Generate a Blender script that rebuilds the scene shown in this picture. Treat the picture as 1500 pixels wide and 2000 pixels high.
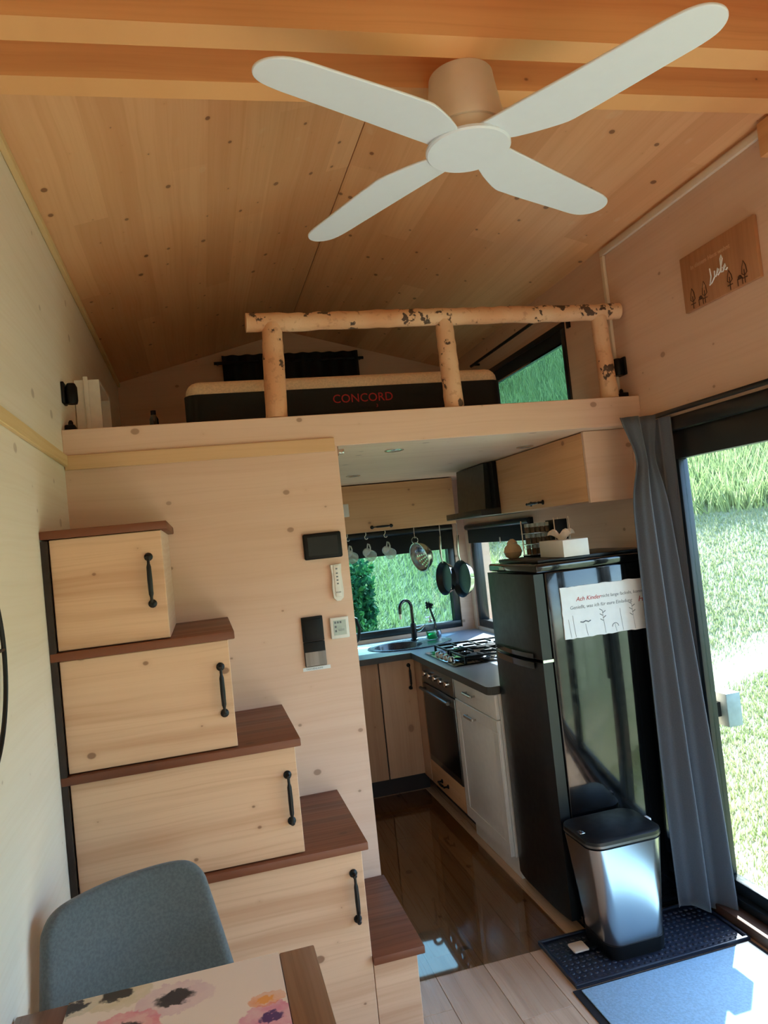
import bpy, bmesh, math, random
import numpy as np
from mathutils import Vector, Matrix, Euler
random.seed(7); RNG = np.random.default_rng(7)
for o in list(bpy.data.objects): bpy.data.objects.remove(o)
SC = bpy.context.scene; COL = SC.collection
PI = math.pi

# ------------------------------------------------------------------ camera
def cam_axes(yaw, pitch, roll):
    cy, sy, cp, sp = math.cos(yaw), math.sin(yaw), math.cos(pitch), math.sin(pitch)
    f = Vector((sy*cp, cy*cp, sp)); r = Vector((cy, -sy, 0)); u = r.cross(f)
    cr, sr = math.cos(roll), math.sin(roll)
    return cr*r + sr*u, -sr*r + cr*u, f
r_, u_, f_ = cam_axes(0.2513, 0.03621, -0.10496)
cd = bpy.data.cameras.new('camera'); cam = bpy.data.objects.new('camera', cd); COL.objects.link(cam)
M = Matrix((r_, u_, -f_)).transposed().to_4x4(); M.translation = (0.43574, -2.71684, 1.6); cam.matrix_world = M
cd.sensor_fit = 'VERTICAL'; cd.sensor_height = 36; cd.lens = 1411.68/2000*36; cd.clip_start = .02; cd.clip_end = 300
SC.camera = cam
# ------------------------------------------------------------------ sky, sun, exposure
SUN_EL = math.radians(42); SUN_H = Vector((.69, .72, 0)).normalized()
wd = bpy.data.worlds.new('sky'); SC.world = wd; wd.use_nodes = True
nt = wd.node_tree; nt.nodes.clear()
wo = nt.nodes.new('ShaderNodeOutputWorld'); bg = nt.nodes.new('ShaderNodeBackground'); sk = nt.nodes.new('ShaderNodeTexSky')
sk.sky_type = 'NISHITA'; sk.sun_disc = False; sk.sun_elevation = SUN_EL; sk.sun_rotation = math.atan2(SUN_H.x, SUN_H.y)
sk.air_density = 1.0; sk.dust_density = .8; sk.ozone_density = 1.0
wt = nt.nodes.new('ShaderNodeMix'); wt.data_type = 'RGBA'; wt.blend_type = 'MULTIPLY'; wt.inputs[0].default_value = 1; wt.inputs[7].default_value = (.93, .98, 1.12, 1)   # cool camera white balance
nt.links.new(sk.outputs[0], wt.inputs[6]); nt.links.new(wt.outputs[2], bg.inputs[0]); nt.links.new(bg.outputs[0], wo.inputs[0]); bg.inputs[1].default_value = 0.33
sl = bpy.data.lights.new('sun', 'SUN'); sl.energy = 7.5; sl.angle = math.radians(.6); sl.color = (.96, .98, 1.05)
so = bpy.data.objects.new('sun', sl); COL.objects.link(so)
sd = Vector((SUN_H.x*math.cos(SUN_EL), SUN_H.y*math.cos(SUN_EL), math.sin(SUN_EL)))
so.rotation_euler = sd.to_track_quat('Z', 'Y').to_euler(); so.location = sd*30
vs = SC.view_settings; vs.view_transform = 'Standard'; vs.look = 'None'; vs.gamma = 1; vs.use_curve_mapping = False
vs.exposure = 2.4
cy = SC.cycles
cy.max_bounces = 14; cy.diffuse_bounces = 9; cy.glossy_bounces = 6; cy.transmission_bounces = 8; cy.transparent_max_bounces = 16
cy.sample_clamp_indirect = 6.0

def portal(name, loc, rot, sx, sy):          # guides sampling of the sky through a real window opening
    l = bpy.data.lights.new(name, 'AREA'); l.shape = 'RECTANGLE'; l.size = sx; l.size_y = sy; l.cycles.is_portal = True
    o = bpy.data.objects.new(name, l); o.location = loc; o.rotation_euler = rot; COL.objects.link(o)
W = 2.316; YB = 2.3; YF = -4.6; ZE = 2.806; ZR = 3.122; TH = .15
portal('portal_door', (W+.16, -1.73, 1.0), (0, PI/2, 0), 1.9, 3.34)
portal('portal_rear', (1.2, YF-.16, .9), (PI/2, 0, 0), .9, 1.6)
portal('portal_side', (-.16, -3.95, 1.3), (0, -PI/2, 0), .9, .7)
portal('portal_kitchen_back', (1.6, YB+.16, 1.26), (-PI/2, 0, 0), 1.25, .72)
portal('portal_kitchen_side', (W+.16, 1.7, 1.26), (0, PI/2, 0), .72, 1.1)
portal('portal_loft', (W+.16, 1.15, 2.37), (0, PI/2, 0), .46, 1.2)

# ------------------------------------------------------------------ materials
def lin(c):
    return tuple(((x/255)/12.92 if x/255 <= .04045 else ((x/255+.055)/1.055)**2.4) for x in c[:3]) + (1,)
class NT:
    def __init__(s, name):
        s.m = bpy.data.materials.new(name); s.m.use_nodes = True; s.t = s.m.node_tree
        s.b = s.t.nodes['Principled BSDF']; s.o = s.t.nodes['Material Output']
    def n(s, typ, **kw):
        x = s.t.nodes.new('ShaderNode'+typ)
        for k, v in kw.items(): setattr(x, k, v)
        return x
    def l(s, a, b): s.t.links.new(a, b)
    def val(s, sock, v):
        if hasattr(v, 'is_output'): s.l(v, sock)
        else: sock.default_value = v
    def math(s, op, a, b=0, c=None, clamp=False):
        x = s.n('Math', operation=op); x.use_clamp = clamp; s.val(x.inputs[0], a); s.val(x.inputs[1], b)
        if c is not None: s.val(x.inputs[2], c)
        return x.outputs[0]
    def sstep(s, v, a, b, x0=0., x1=1.):
        x = s.n('MapRange', interpolation_type='SMOOTHSTEP'); s.val(x.inputs[0], v)
        x.inputs[1].default_value = a; x.inputs[2].default_value = b; x.inputs[3].default_value = x0; x.inputs[4].default_value = x1
        return x.outputs[0]
    def mix(s, f, a, b, mode='MIX'):
        x = s.n('Mix', data_type='RGBA', blend_type=mode); s.val(x.inputs[0], f); s.val(x.inputs[6], a); s.val(x.inputs[7], b)
        return x.outputs[2]
    def xyz(s, kind='Object'):
        tc = s.n('TexCoord'); sp = s.n('SeparateXYZ'); s.l(tc.outputs[kind], sp.inputs[0]); return sp.outputs
    def comb(s, a, b, c=0):
        x = s.n('CombineXYZ'); s.val(x.inputs[0], a); s.val(x.inputs[1], b); s.val(x.inputs[2], c); return x.outputs[0]
    def noise(s, vec, scale, detail=3, rough=.5, dist=0):
        x = s.n('TexNoise'); s.l(vec, x.inputs['Vector']); x.inputs['Scale'].default_value = scale; x.inputs['Detail'].default_value = detail
        x.inputs['Roughness'].default_value = rough; x.inputs['Distortion'].default_value = dist; return x.outputs[0]
    def bump(s, h, strength=.2, dist=.01):
        x = s.n('Bump'); x.inputs['Strength'].default_value = strength; x.inputs['Distance'].default_value = dist; s.l(h, x.inputs['Height']); s.l(x.outputs[0], s.b.inputs['Normal'])
def plain(name, col, rough=.5, metal=0, coat=0, spec=.5, vary=.06, scale=30, bump=0, sheen=0, trans=0, rv=.05):
    k = NT(name); tc = k.n('TexCoord'); nz = k.noise(tc.outputs['Object'], scale, 4)
    c = lin(col); d = tuple(x*(1-vary*2.2) for x in c[:3])+(1,); e = tuple(min(1, x*(1+vary)) for x in c[:3])+(1,)
    k.l(k.mix(k.sstep(nz, .3, .7), d, e), k.b.inputs['Base Color'])
    k.b.inputs['Metallic'].default_value = metal; k.b.inputs['Coat Weight'].default_value = coat
    k.b.inputs['Specular IOR Level'].default_value = spec; k.b.inputs['Sheen Weight'].default_value = sheen
    k.b.inputs['Transmission Weight'].default_value = trans
    k.l(k.sstep(nz, .2, .8, max(0, rough-rv), min(1, rough+rv)), k.b.inputs['Roughness'])
    if bump: k.bump(nz, bump, .004)
    return k.m
def wood(name, col, dark, plane='xz', grain='x', lam=0, knot=.5, rough=.55, streak=1.0, coat=0, kscale=4.0, lamtone=.10, kcol=None, patch=0):
    """pine or stained timber: long grain streaks, lamellae of slightly differing tone, scattered knots"""
    k = NT(name); X = dict(zip('xyz', k.xyz()))
    oi = k.n('ObjectInfo'); rnd = k.math('MULTIPLY', oi.outputs['Random'], 17.3)
    g = X[grain]; c = X[[a for a in plane if a != grain][0]]
    g = k.math('ADD', g, rnd); c = k.math('ADD', c, k.math('MULTIPLY', rnd, .37))
    warp = k.noise(k.comb(k.math('MULTIPLY', g, 1.6), k.math('MULTIPLY', c, 4), 0), 1.0, 2)
    cw = k.math('ADD', c, k.math('MULTIPLY', k.math('SUBTRACT', warp, .5), .05))
    fine = k.noise(k.comb(k.math('MULTIPLY', g, 1.2), k.math('MULTIPLY', cw, 95), 0), 1.0, 4, .6)
    broad = k.noise(k.comb(k.math('MULTIPLY', g, .7), k.math('MULTIPLY', cw, 17), 3.3), 1.0, 3, .55)
    base = k.mix(k.math('MULTIPLY', k.sstep(broad, .42, .72), .55*streak), lin(col), lin(dark))
    base = k.mix(k.math('MULTIPLY', k.sstep(fine, .45, .75), .35*streak), base, lin(dark))
    if lam:
        cell = k.math('FLOOR', k.math('DIVIDE', c, lam))
        seg = k.math('FLOOR', k.math('ADD', k.math('DIVIDE', g, 1.9), k.math('MULTIPLY', cell, .37)))
        wn = k.n('TexWhiteNoise', noise_dimensions='2D'); k.l(k.comb(cell, seg, 0), wn.inputs['Vector'])
        base = k.mix(k.math('MULTIPLY', wn.outputs['Value'], lamtone*3.2), base, lin(dark))
    if patch:
        pn = k.noise(k.comb(k.math('MULTIPLY', g, 9.), k.math('MULTIPLY', c, 14), 7.1), 1.0, 1)
        base = k.mix(k.math('MULTIPLY', k.sstep(pn, .70, .78), patch), base, lin((236, 205, 165)))
    if knot:
        vo = k.n('TexVoronoi', voronoi_dimensions='2D', feature='F1'); k.l(k.comb(k.math('MULTIPLY', g, .75), c, 0), vo.inputs['Vector']); vo.inputs['Scale'].default_value = kscale
        sep = k.n('SeparateColor'); k.l(vo.outputs['Color'], sep.inputs[0])
        size = k.math('MULTIPLY', k.math('POWER', sep.outputs[0], 3.0), .075)
        m = k.sstep(k.math('SUBTRACT', vo.outputs['Distance'], size), -.012, .016, 1, 0)
        m = k.math('MULTIPLY', m, k.sstep(sep.outputs[1], .24, .28))
        halo = k.sstep(k.math('SUBTRACT', vo.outputs['Distance'], size), 0, .09, .28, 0)
        halo = k.math('MULTIPLY', halo, k.sstep(sep.outputs[1], .24, .28))
        base = k.mix(k.math('MULTIPLY', halo, knot), base, lin(dark))
        base = k.mix(k.math('MULTIPLY', m, knot), base, lin(kcol or (118, 78, 52)))
    k.l(base, k.b.inputs['Base Color']); k.b.inputs['Coat Weight'].default_value = coat; k.b.inputs['Coat Roughness'].default_value = .25
    k.l(k.sstep(fine, .3, .7, rough-.06, rough+.08), k.b.inputs['Roughness']); k.bump(fine, .08, .002)
    return k.m
def glassy(name, tint=(235, 245, 245), ior=1.45, rough=.0, amount=1.0):
    k = NT(name); k.t.nodes.remove(k.b)
    fr = k.n('Fresnel'); gm = k.n('NewGeometry'); k.l(k.math('ADD', k.math('MULTIPLY', gm.outputs['Backfacing'], 1/ior-ior), ior), fr.inputs[0])   # same reflectance from both sides of a thin sheet
    tr = k.n('BsdfTransparent'); tr.inputs[0].default_value = lin(tint); gl = k.n('BsdfGlossy'); gl.inputs['Roughness'].default_value = rough
    mx = k.n('MixShader'); k.l(k.math('MULTIPLY', fr.outputs[0], amount), mx.inputs[0]); k.l(tr.outputs[0], mx.inputs[1]); k.l(gl.outputs[0], mx.inputs[2]); k.l(mx.outputs[0], k.o.inputs[0])
    return k.m
PINE = (220, 187, 163); PINE_D = (194, 150, 120)
M_ = {}
M_['pine_xz'] = wood('pine_board_xz', PINE, PINE_D, 'xz', 'x', .14, .6, .5, .5, kscale=6.5, lamtone=.04)
M_['pine_yz'] = wood('pine_board_yz', PINE, PINE_D, 'yz', 'y', .14, .55, .5, .45, kscale=6.0, lamtone=.03)
M_['pine_yz_lit'] = wood('lit_pine_board_yz', (234, 222, 204), (216, 198, 172), 'yz', 'y', .2, .4, .5, .45, kscale=5.0, lamtone=.03)  # same pine, paler: the light on the left wall put into the colour
M_['pine_xy'] = wood('pine_board_xy', (230, 204, 176), PINE_D, 'xy', 'x', .14, .5, .42, .4, kscale=6.0, lamtone=.03, coat=.15)
M_['door_xz'] = wood('stair_door_pine', (220, 182, 148), (184, 136, 100), 'xz', 'x', 0, .75, .48, 1.0, kscale=7.0)
M_['cab_xz'] = wood('cabinet_pine_xz', (216, 172, 126), (180, 130, 86), 'xz', 'x', 0, .6, .45, .7, kscale=4.2)
M_['cab_yz'] = wood('cabinet_pine_yz', (216, 168, 122), (180, 128, 84), 'yz', 'y', 0, .6, .45, .7, kscale=4.2)
M_['cab_v'] = wood('cabinet_pine_vertical', (206, 166, 132), (172, 126, 92), 'xz', 'z', 0, .5, .45, .7, kscale=3.6)
M_['ceil'] = wood('ceiling_spruce', (240, 190, 142), (208, 146, 98), 'xy', 'y', .12, .7, .42, .6, kscale=7.5, lamtone=.16, kcol=(100, 56, 32), coat=.12, patch=.3)
M_['beam'] = wood('beam_spruce', (236, 180, 122), (196, 126, 76), 'xz', 'x', 0, .7, .45, .7, kscale=5.5, kcol=(104, 54, 28), coat=.15)
M_['strip'] = wood('trim_pine', (216, 176, 132), (184, 138, 94), 'xz', 'x', 0, .3, .5, .6)
M_['strip_y'] = wood('trim_pine_y', (222, 192, 140), (190, 150, 100), 'yz', 'y', 0, .3, .5, .6)
M_['tread'] = wood('walnut_stain', (122, 68, 40), (66, 34, 18), 'xy', 'x', 0, .3, .5, 1.0, coat=.0, kcol=(40, 22, 14))
M_['tread_edge'] = M_['tread']
M_['floor'] = wood('floor_oak', (208, 174, 142), (160, 124, 94), 'xy', 'y', 0, .7, .3, .9, coat=.25, kscale=3.6, kcol=(62, 40, 28))
M_['table'] = wood('table_acacia', (126, 82, 50), (74, 44, 26), 'xy', 'y', 0, .3, .35, 1.0, coat=.3)
M_['sill'] = wood('threshold_wood', (92, 64, 48), (60, 38, 28), 'xy', 'y', 0, .2, .5, 1.0)
M_['sign'] = wood('sign_wood', (176, 124, 86), (138, 90, 60), 'yz', 'z', 0, .1, .6, .8)
M_['greyoak'] = wood('grey_oak_print', (150, 140, 132), (96, 86, 80), 'xz', 'z', 0, 0, .5, 1.2)
M_['dark'] = plain('dark_brown', (38, 24, 18), .5)
M_['black_frame'] = plain('anthracite_aluminium', (26, 30, 33), .32, spec=.5)
M_['black_metal'] = plain('black_iron', (16, 16, 17), .42, metal=.3)
M_['black_plastic'] = plain('black_plastic', (10, 10, 11), .5, spec=.25)
M_['black_gloss'] = plain('black_gloss_lacquer', (11, 12, 13), .09, coat=.6, vary=.02)
M_['black_satin'] = plain('black_satin_door', (15, 15, 15), .36, vary=.03)
M_['hood'] = plain('hood_dark_glass', (34, 34, 30), .38, coat=.1)
M_['white'] = plain('white_lacquer', (226, 222, 214), .35, vary=.02)
M_['white_plastic'] = plain('white_plastic', (224, 222, 214), .38, vary=.02)
M_['fan_white'] = plain('fan_white', (222, 230, 242), .4, vary=.005)
M_['fan_mount'] = plain('fan_mount_white', (222, 208, 190), .45, vary=.01)
M_['steel'] = plain('brushed_steel', (190, 190, 188), .24, metal=1, vary=.004, scale=8, rv=0)
M_['chrome'] = plain('chrome', (214, 214, 214), .08, metal=1, vary=.01)
M_['inox'] = plain('oven_steel', (120, 116, 110), .34, metal=.9, vary=.05)
M_['oven_glass'] = plain('oven_black_glass', (20, 20, 19), .3, spec=.3, vary=.02, rv=0)
M_['counter'] = plain('slate_laminate', (146, 156, 168), .28, vary=.02, scale=5, coat=.15, rv=0)
M_['counter_edge'] = plain('slate_edge', (70, 68, 64), .5)
M_['sink'] = plain('granite_sink', (40, 46, 58), .28, coat=.3, vary=.1, scale=200)
M_['hob'] = plain('hob_glass', (8, 9, 10), .06, coat=.5, vary=.01)
M_['cast'] = plain('cast_iron', (20, 20, 21), .38, metal=.5)
M_['fabric_dark'] = plain('curtain_anthracite', (74, 78, 86), .75, vary=.07, scale=240, bump=.05, sheen=.3)
M_['fabric_black'] = plain('black_cloth', (16, 16, 18), .85, scale=200)
M_['mattress_black'] = plain('mattress_side_black', (16, 18, 18), .8, scale=150, bump=.1)
M_['mattress_top'] = plain('mattress_cream', (224, 196, 164), .85, scale=120, bump=.15)
M_['red'] = plain('red_print', (176, 34, 38), .7)
M_['chair'] = plain('grey_felt', (84, 92, 94), .9, vary=.10, scale=160, bump=.12, sheen=.25)
M_['rubber'] = plain('rubber_tray', (38, 44, 58), .35, vary=.05)
M_['rug'] = plain('doormat_grey', (150, 188, 212), .95, vary=.06, scale=130, bump=.4)
M_['rug_edge'] = plain('doormat_rubber_edge', (24, 26, 32), .7)
M_['paper'] = plain('white_board', (224, 226, 226), .6, vary=.015)
M_['tissue'] = plain('tissue_paper', (240, 226, 214), .9)
M_['card'] = plain('card_box', (222, 222, 220), .5, vary=.01)
M_['grey_print'] = plain('grey_print', (110, 116, 120), .7)
M_['faint_print'] = plain('pale_print', (206, 164, 130), .7)
M_['dark_print'] = plain('burnt_engraving', (78, 44, 24), .8)
M_['lcd'] = plain('lcd_display', (178, 190, 180), .3, vary=.01)
M_['screen'] = plain('dark_screen', (30, 32, 31), .35, spec=.3)
M_['beige'] = plain('beige_ceramic', (176, 150, 114), .3, vary=.05)
M_['jar_lid'] = plain('grey_jar_lid', (156, 164, 158), .45)
M_['jar_spice'] = plain('spice_fill', (92, 70, 44), .6, vary=.3)
M_['duct'] = plain('white_cable_duct', (222, 206, 186), .45, vary=.01)
M_['lamp_glass'] = plain('lamp_glass', (230, 230, 226), .15, coat=.4)
M_['greybox'] = plain('grey_outdoor_box', (150, 162, 158), .5)
M_['green_liquid'] = plain('green_soap', (20, 170, 90), .1, trans=.75, vary=.02)
M_['clear'] = glassy('clear_glass', (240, 246, 244), 1.5)
M_['pane'] = glassy('window_pane', (236, 243, 240), 1.45, amount=.8)
M_['pane_screen'] = glassy('screened_pane', (186, 214, 212), 1.45, amount=.8)
M_['pane_loft'] = glassy('tinted_loft_pane', (150, 178, 176), 1.45, amount=.8)
M_['mug_glass'] = plain('mug_glass', (236, 240, 238), .06, vary=0, rv=0); M_['mug_glass'].node_tree.nodes['Principled BSDF'].inputs['Alpha'].default_value = .34
M_['mat_clear'] = glassy('clear_pvc_mat', (226, 218, 206), 1.5, .03, 1.0)
# birch bark
k = NT('birch_bark'); X = k.xyz(); v3 = k.comb(X[0], X[1], X[2])
n1 = k.noise(v3, 9, 4, .6); n2 = k.noise(v3, 34, 3, .6); n3 = k.noise(v3, 3.5, 2)
b = k.mix(k.sstep(n3, .3, .7), lin((222, 186, 150)), lin((206, 150, 108)))
b = k.mix(k.math('MULTIPLY', k.sstep(n2, .56, .66), .35), b, lin((150, 100, 66)))
b = k.mix(k.math('MULTIPLY', k.sstep(k.math('MULTIPLY', n1, k.math('ADD', n2, .5)), .60, .64), .92), b, lin((52, 34, 26)))
k.l(b, k.b.inputs['Base Color']); k.b.inputs['Roughness'].default_value = .7; k.bump(n2, .5, .006); M_['birch'] = k.m
# lawn, grass, foliage
def green(name, c1, c2, c3, s1=1.2, s2=9, trans=.0):
    k = NT(name); gm = k.n('NewGeometry'); pos = gm.outputs['Position']
    a = k.noise(pos, s1, 3); b2 = k.noise(pos, s2, 4, .65)
    c = k.mix(k.sstep(a, .35, .65), lin(c1), lin(c2)); c = k.mix(k.math('MULTIPLY', k.sstep(b2, .48, .66), .8), c, lin(c3))
    k.l(c, k.b.inputs['Base Color']); k.b.inputs['Roughness'].default_value = .8; k.b.inputs['Specular IOR Level'].default_value = .2
    if trans:
        tl = k.n('BsdfTranslucent'); k.l(c, tl.inputs[0]); mx = k.n('MixShader'); mx.inputs[0].default_value = trans
        k.l(k.b.outputs[0], mx.inputs[1]); k.l(tl.outputs[0], mx.inputs[2]); k.l(mx.outputs[0], k.o.inputs[0])
    return k.m
M_['soil'] = green('lawn_ground', (124, 134, 94), (140, 144, 108), (148, 146, 118))
M_['blade'] = green('mown_blades', (132, 146, 96), (152, 158, 114), (164, 164, 132), 1.3, 12, .3)
M_['tall'] = green('tall_blades', (136, 154, 96), (156, 170, 114), (174, 180, 138), .8, 6, .35)
M_['leaf'] = green('shrub_leaves', (30, 78, 56), (44, 98, 62), (70, 122, 60), 2.0, 9, .3)
M_['stem'] = plain('shrub_stem', (70, 56, 42), .8)
M_['facade'] = wood('facade_larch', (150, 120, 90), (110, 84, 60), 'yz', 'z', .12, .3, .7, .8)
# floral watercolour runner (flat print)
k = NT('poppy_runner'); X = k.xyz(); pv = k.comb(X[0], X[1], 0); w1 = k.noise(pv, 22, 4, .6); w2 = k.noise(pv, 70, 3)
fx = k.math('ADD', X[0], k.math('MULTIPLY', k.math('SUBTRACT', w1, .5), .05)); fy = k.math('ADD', X[1], k.math('MULTIPLY', k.math('SUBTRACT', w2, .5), .04))
base = lin((226, 206, 182))
FL = [(.19, -1.135, .075, .034, (196, 176, 128), (34, 30, 28)), (.305, -1.195, .075, .040, (206, 170, 168), (24, 26, 30)), (.11, -1.145, .05, .026, (190, 180, 150), (40, 40, 44)),
      (.215, -1.255, .075, .03, (214, 96, 112), (30, 22, 26)), (.48, -1.33, .06, .022, (206, 92, 130), (70, 40, 90)), (.475, -1.275, .035, .014, (222, 130, 60), (226, 150, 70)),
      (.40, -1.5, .08, .035, (210, 120, 130), (40, 30, 34)), (.2, -1.55, .09, .04, (200, 170, 170), (28, 28, 30)), (.32, -1.75, .09, .04, (214, 96, 112), (30, 22, 26))]
RUN_O = (.3075, -1.56)
for (cx, cyy, R, rc, pc, cc) in FL:
    dx = k.math('SUBTRACT', fx, cx-RUN_O[0]); dy = k.math('SUBTRACT', fy, cyy-RUN_O[1])
    d = k.math('SQRT', k.math('ADD', k.math('MULTIPLY', dx, dx), k.math('MULTIPLY', k.math('MULTIPLY', dy, dy), 1.9)))
    base = k.mix(k.math('MULTIPLY', k.sstep(d, R*.92, R, .75, 0), k.sstep(w1, .3, .7, .5, 1)), base, lin(pc))
    base = k.mix(k.sstep(d, rc*.8, rc*1.1, .95, 0), base, lin(cc))
k.l(base, k.b.inputs['Base Color']); k.b.inputs['Roughness'].default_value = .6; M_['poppy'] = k.m

# ------------------------------------------------------------------ mesh helpers
ORG = {}
class MB:
    def __init__(s, M=None): s.v = []; s.f = []; s.M = M
    def add(s, vs, fs):
        o = len(s.v)
        s.v += [tuple(s.M @ Vector(p)) if s.M else tuple(p) for p in vs]
        s.f += [tuple(i+o for i in f) for f in fs]; return s
    def box(s, x0, x1, y0, y1, z0, z1, bev=0, seg=2):
        if bev:
            bm = bmesh.new(); bmesh.ops.create_cube(bm, size=1)
            for v in bm.verts: v.co = Vector(((x0+x1)/2+v.co.x*(x1-x0), (y0+y1)/2+v.co.y*(y1-y0), (z0+z1)/2+v.co.z*(z1-z0)))
            bmesh.ops.bevel(bm, geom=list(bm.edges), offset=bev, segments=seg, profile=.5, affect='EDGES')
            bm.verts.index_update(); vs = [v.co[:] for v in bm.verts]; fs = [tuple(v.index for v in f.verts) for f in bm.faces]; bm.free()
            return s.add(vs, fs)
        vs = [(x, y, z) for z in (z0, z1) for y in (y0, y1) for x in (x0, x1)]
        return s.add(vs, [(0, 2, 3, 1), (4, 5, 7, 6), (0, 1, 5, 4), (2, 6, 7, 3), (0, 4, 6, 2), (1, 3, 7, 5)])
    def tube(s, pts, r, n=10, caps=True, closed=False):
        pts = [Vector(p) for p in pts]; m = len(pts); rr = r if isinstance(r, (list, tuple)) else [r]*m
        vs = []; prev = None
        for i, p in enumerate(pts):
            a = pts[(i-1) % m] if (i or closed) else p; b2 = pts[(i+1) % m] if (i < m-1 or closed) else p
            t = (b2-a).normalized()
            if prev is None: nrm = t.orthogonal().normalized()
            else:
                nrm = prev - t*prev.dot(t); nrm = nrm.normalized() if nrm.length > 1e-6 else t.orthogonal().normalized()
            prev = nrm; bi = t.cross(nrm)
            for j in range(n):
                a2 = 2*PI*j/n; vs.append(p + (nrm*math.cos(a2)+bi*math.sin(a2))*rr[i])
        fs = [(i*n+j, i*n+(j+1) % n, ((i+1) % m)*n+(j+1) % n, ((i+1) % m)*n+j) for i in range(m if closed else m-1) for j in range(n)]
        if caps and not closed: fs += [tuple(range(n))[::-1], tuple((m-1)*n+j for j in range(n))]
        return s.add(vs, fs)
    def lathe(s, prof, c=(0, 0, 0), n=28, sx=1, sy=1, M=None, cap0=True, cap1=True):
        vs = []
        for (r, z) in prof:
            for j in range(n):
                a = 2*PI*j/n; p = Vector((r*math.cos(a)*sx, r*math.sin(a)*sy, z))
                if M: p = M @ p
                vs.append(p+Vector(c))
        m = len(prof); fs = [(i*n+j, i*n+(j+1) % n, (i+1)*n+(j+1) % n, (i+1)*n+j) for i in range(m-1) for j in range(n)]
        if cap0: fs.append(tuple(range(n))[::-1])
        if cap1: fs.append(tuple((m-1)*n+j for j in range(n)))
        return s.add(vs, fs)
    def prism(s, poly, plane, d0, d1):
        n = len(poly)
        def P(p, d): return {'xz': (p[0], d, p[1]), 'yz': (d, p[0], p[1]), 'xy': (p[0], p[1], d)}[plane]
        vs = [P(p, d0) for p in poly]+[P(p, d1) for p in poly]
        return s.add(vs, [tuple(range(n))[::-1], tuple(range(n, 2*n))]+[(i, (i+1) % n, n+(i+1) % n, n+i) for i in range(n)])
    def grid(s, fn, nu, nv):
        vs = [fn(i/nu, j/nv) for j in range(nv+1) for i in range(nu+1)]
        return s.add(vs, [(j*(nu+1)+i, j*(nu+1)+i+1, (j+1)*(nu+1)+i+1, (j+1)*(nu+1)+i) for j in range(nv) for i in range(nu)])
    def build(s, name, mat, parent=None, smooth=35, origin=None):
        xs = np.array(s.v, dtype=float)
        if parent is not None: org = Vector(ORG[parent.name])
        elif origin is not None: org = Vector(origin)
        else: org = Vector(((xs[:, 0].min()+xs[:, 0].max())/2, (xs[:, 1].min()+xs[:, 1].max())/2, xs[:, 2].min()))
        me = bpy.data.meshes.new(name); me.from_pydata((xs-np.array(org)).tolist(), [], s.f); me.validate()
        bm = bmesh.new(); bm.from_mesh(me); bmesh.ops.recalc_face_normals(bm, faces=bm.faces); bm.to_mesh(me); bm.free()
        mats = mat if isinstance(mat, list) else [mat]
        for m in mats: me.materials.append(M_[m] if isinstance(m, str) else m)
        if smooth:
            me.polygons.foreach_set('use_smooth', [True]*len(me.polygons)); me.set_sharp_from_angle(angle=math.radians(smooth))
        o = bpy.data.objects.new(name, me); COL.objects.link(o)
        if parent is not None: o.parent = parent; ORG[o.name] = tuple(org)
        else: o.location = org; ORG[o.name] = tuple(org)
        return o
def tag(o, label, cat, group=None, kind=None):
    o['label'] = label
    if cat: o['category'] = cat
    if group: o['group'] = group
    if kind: o['kind'] = kind
    return o
def thing(name, loc, label, cat, group=None, kind=None):
    o = bpy.data.objects.new(name, None); o.empty_display_size = .05; COL.objects.link(o); o.location = loc; ORG[o.name] = tuple(loc)
    return tag(o, label, cat, group, kind)
def struct(o, label=None):
    o['kind'] = 'structure'
    if label: o['label'] = label
    o['category'] = 'structure' if 'category' not in o else o['category']
    return o
def S(o, label, cat): return tag(o, label, cat, None, 'structure')
def B(*a, **k): return MB().box(*a, **k)
def frame(axis):       # rotation taking local z to axis
    return Vector(axis).normalized().to_track_quat('Z', 'Y').to_matrix().to_4x4()
def text_mb(mb, txt, size, Mx, depth=.0006, shear=0, align='LEFT'):
    cu = bpy.data.curves.new('t', 'FONT'); cu.body = txt; cu.size = size; cu.extrude = depth; cu.shear = shear; cu.align_x = align; cu.resolution_u = 3
    ob = bpy.data.objects.new('t', cu); COL.objects.link(ob); bpy.context.view_layer.update()
    me = bpy.data.meshes.new_from_object(ob.evaluated_get(bpy.context.evaluated_depsgraph_get()))
    mb.add([Mx @ v.co for v in me.vertices], [tuple(p.vertices) for p in me.polygons])
    bpy.data.objects.remove(ob); bpy.data.curves.remove(cu); bpy.data.meshes.remove(me)

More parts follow.
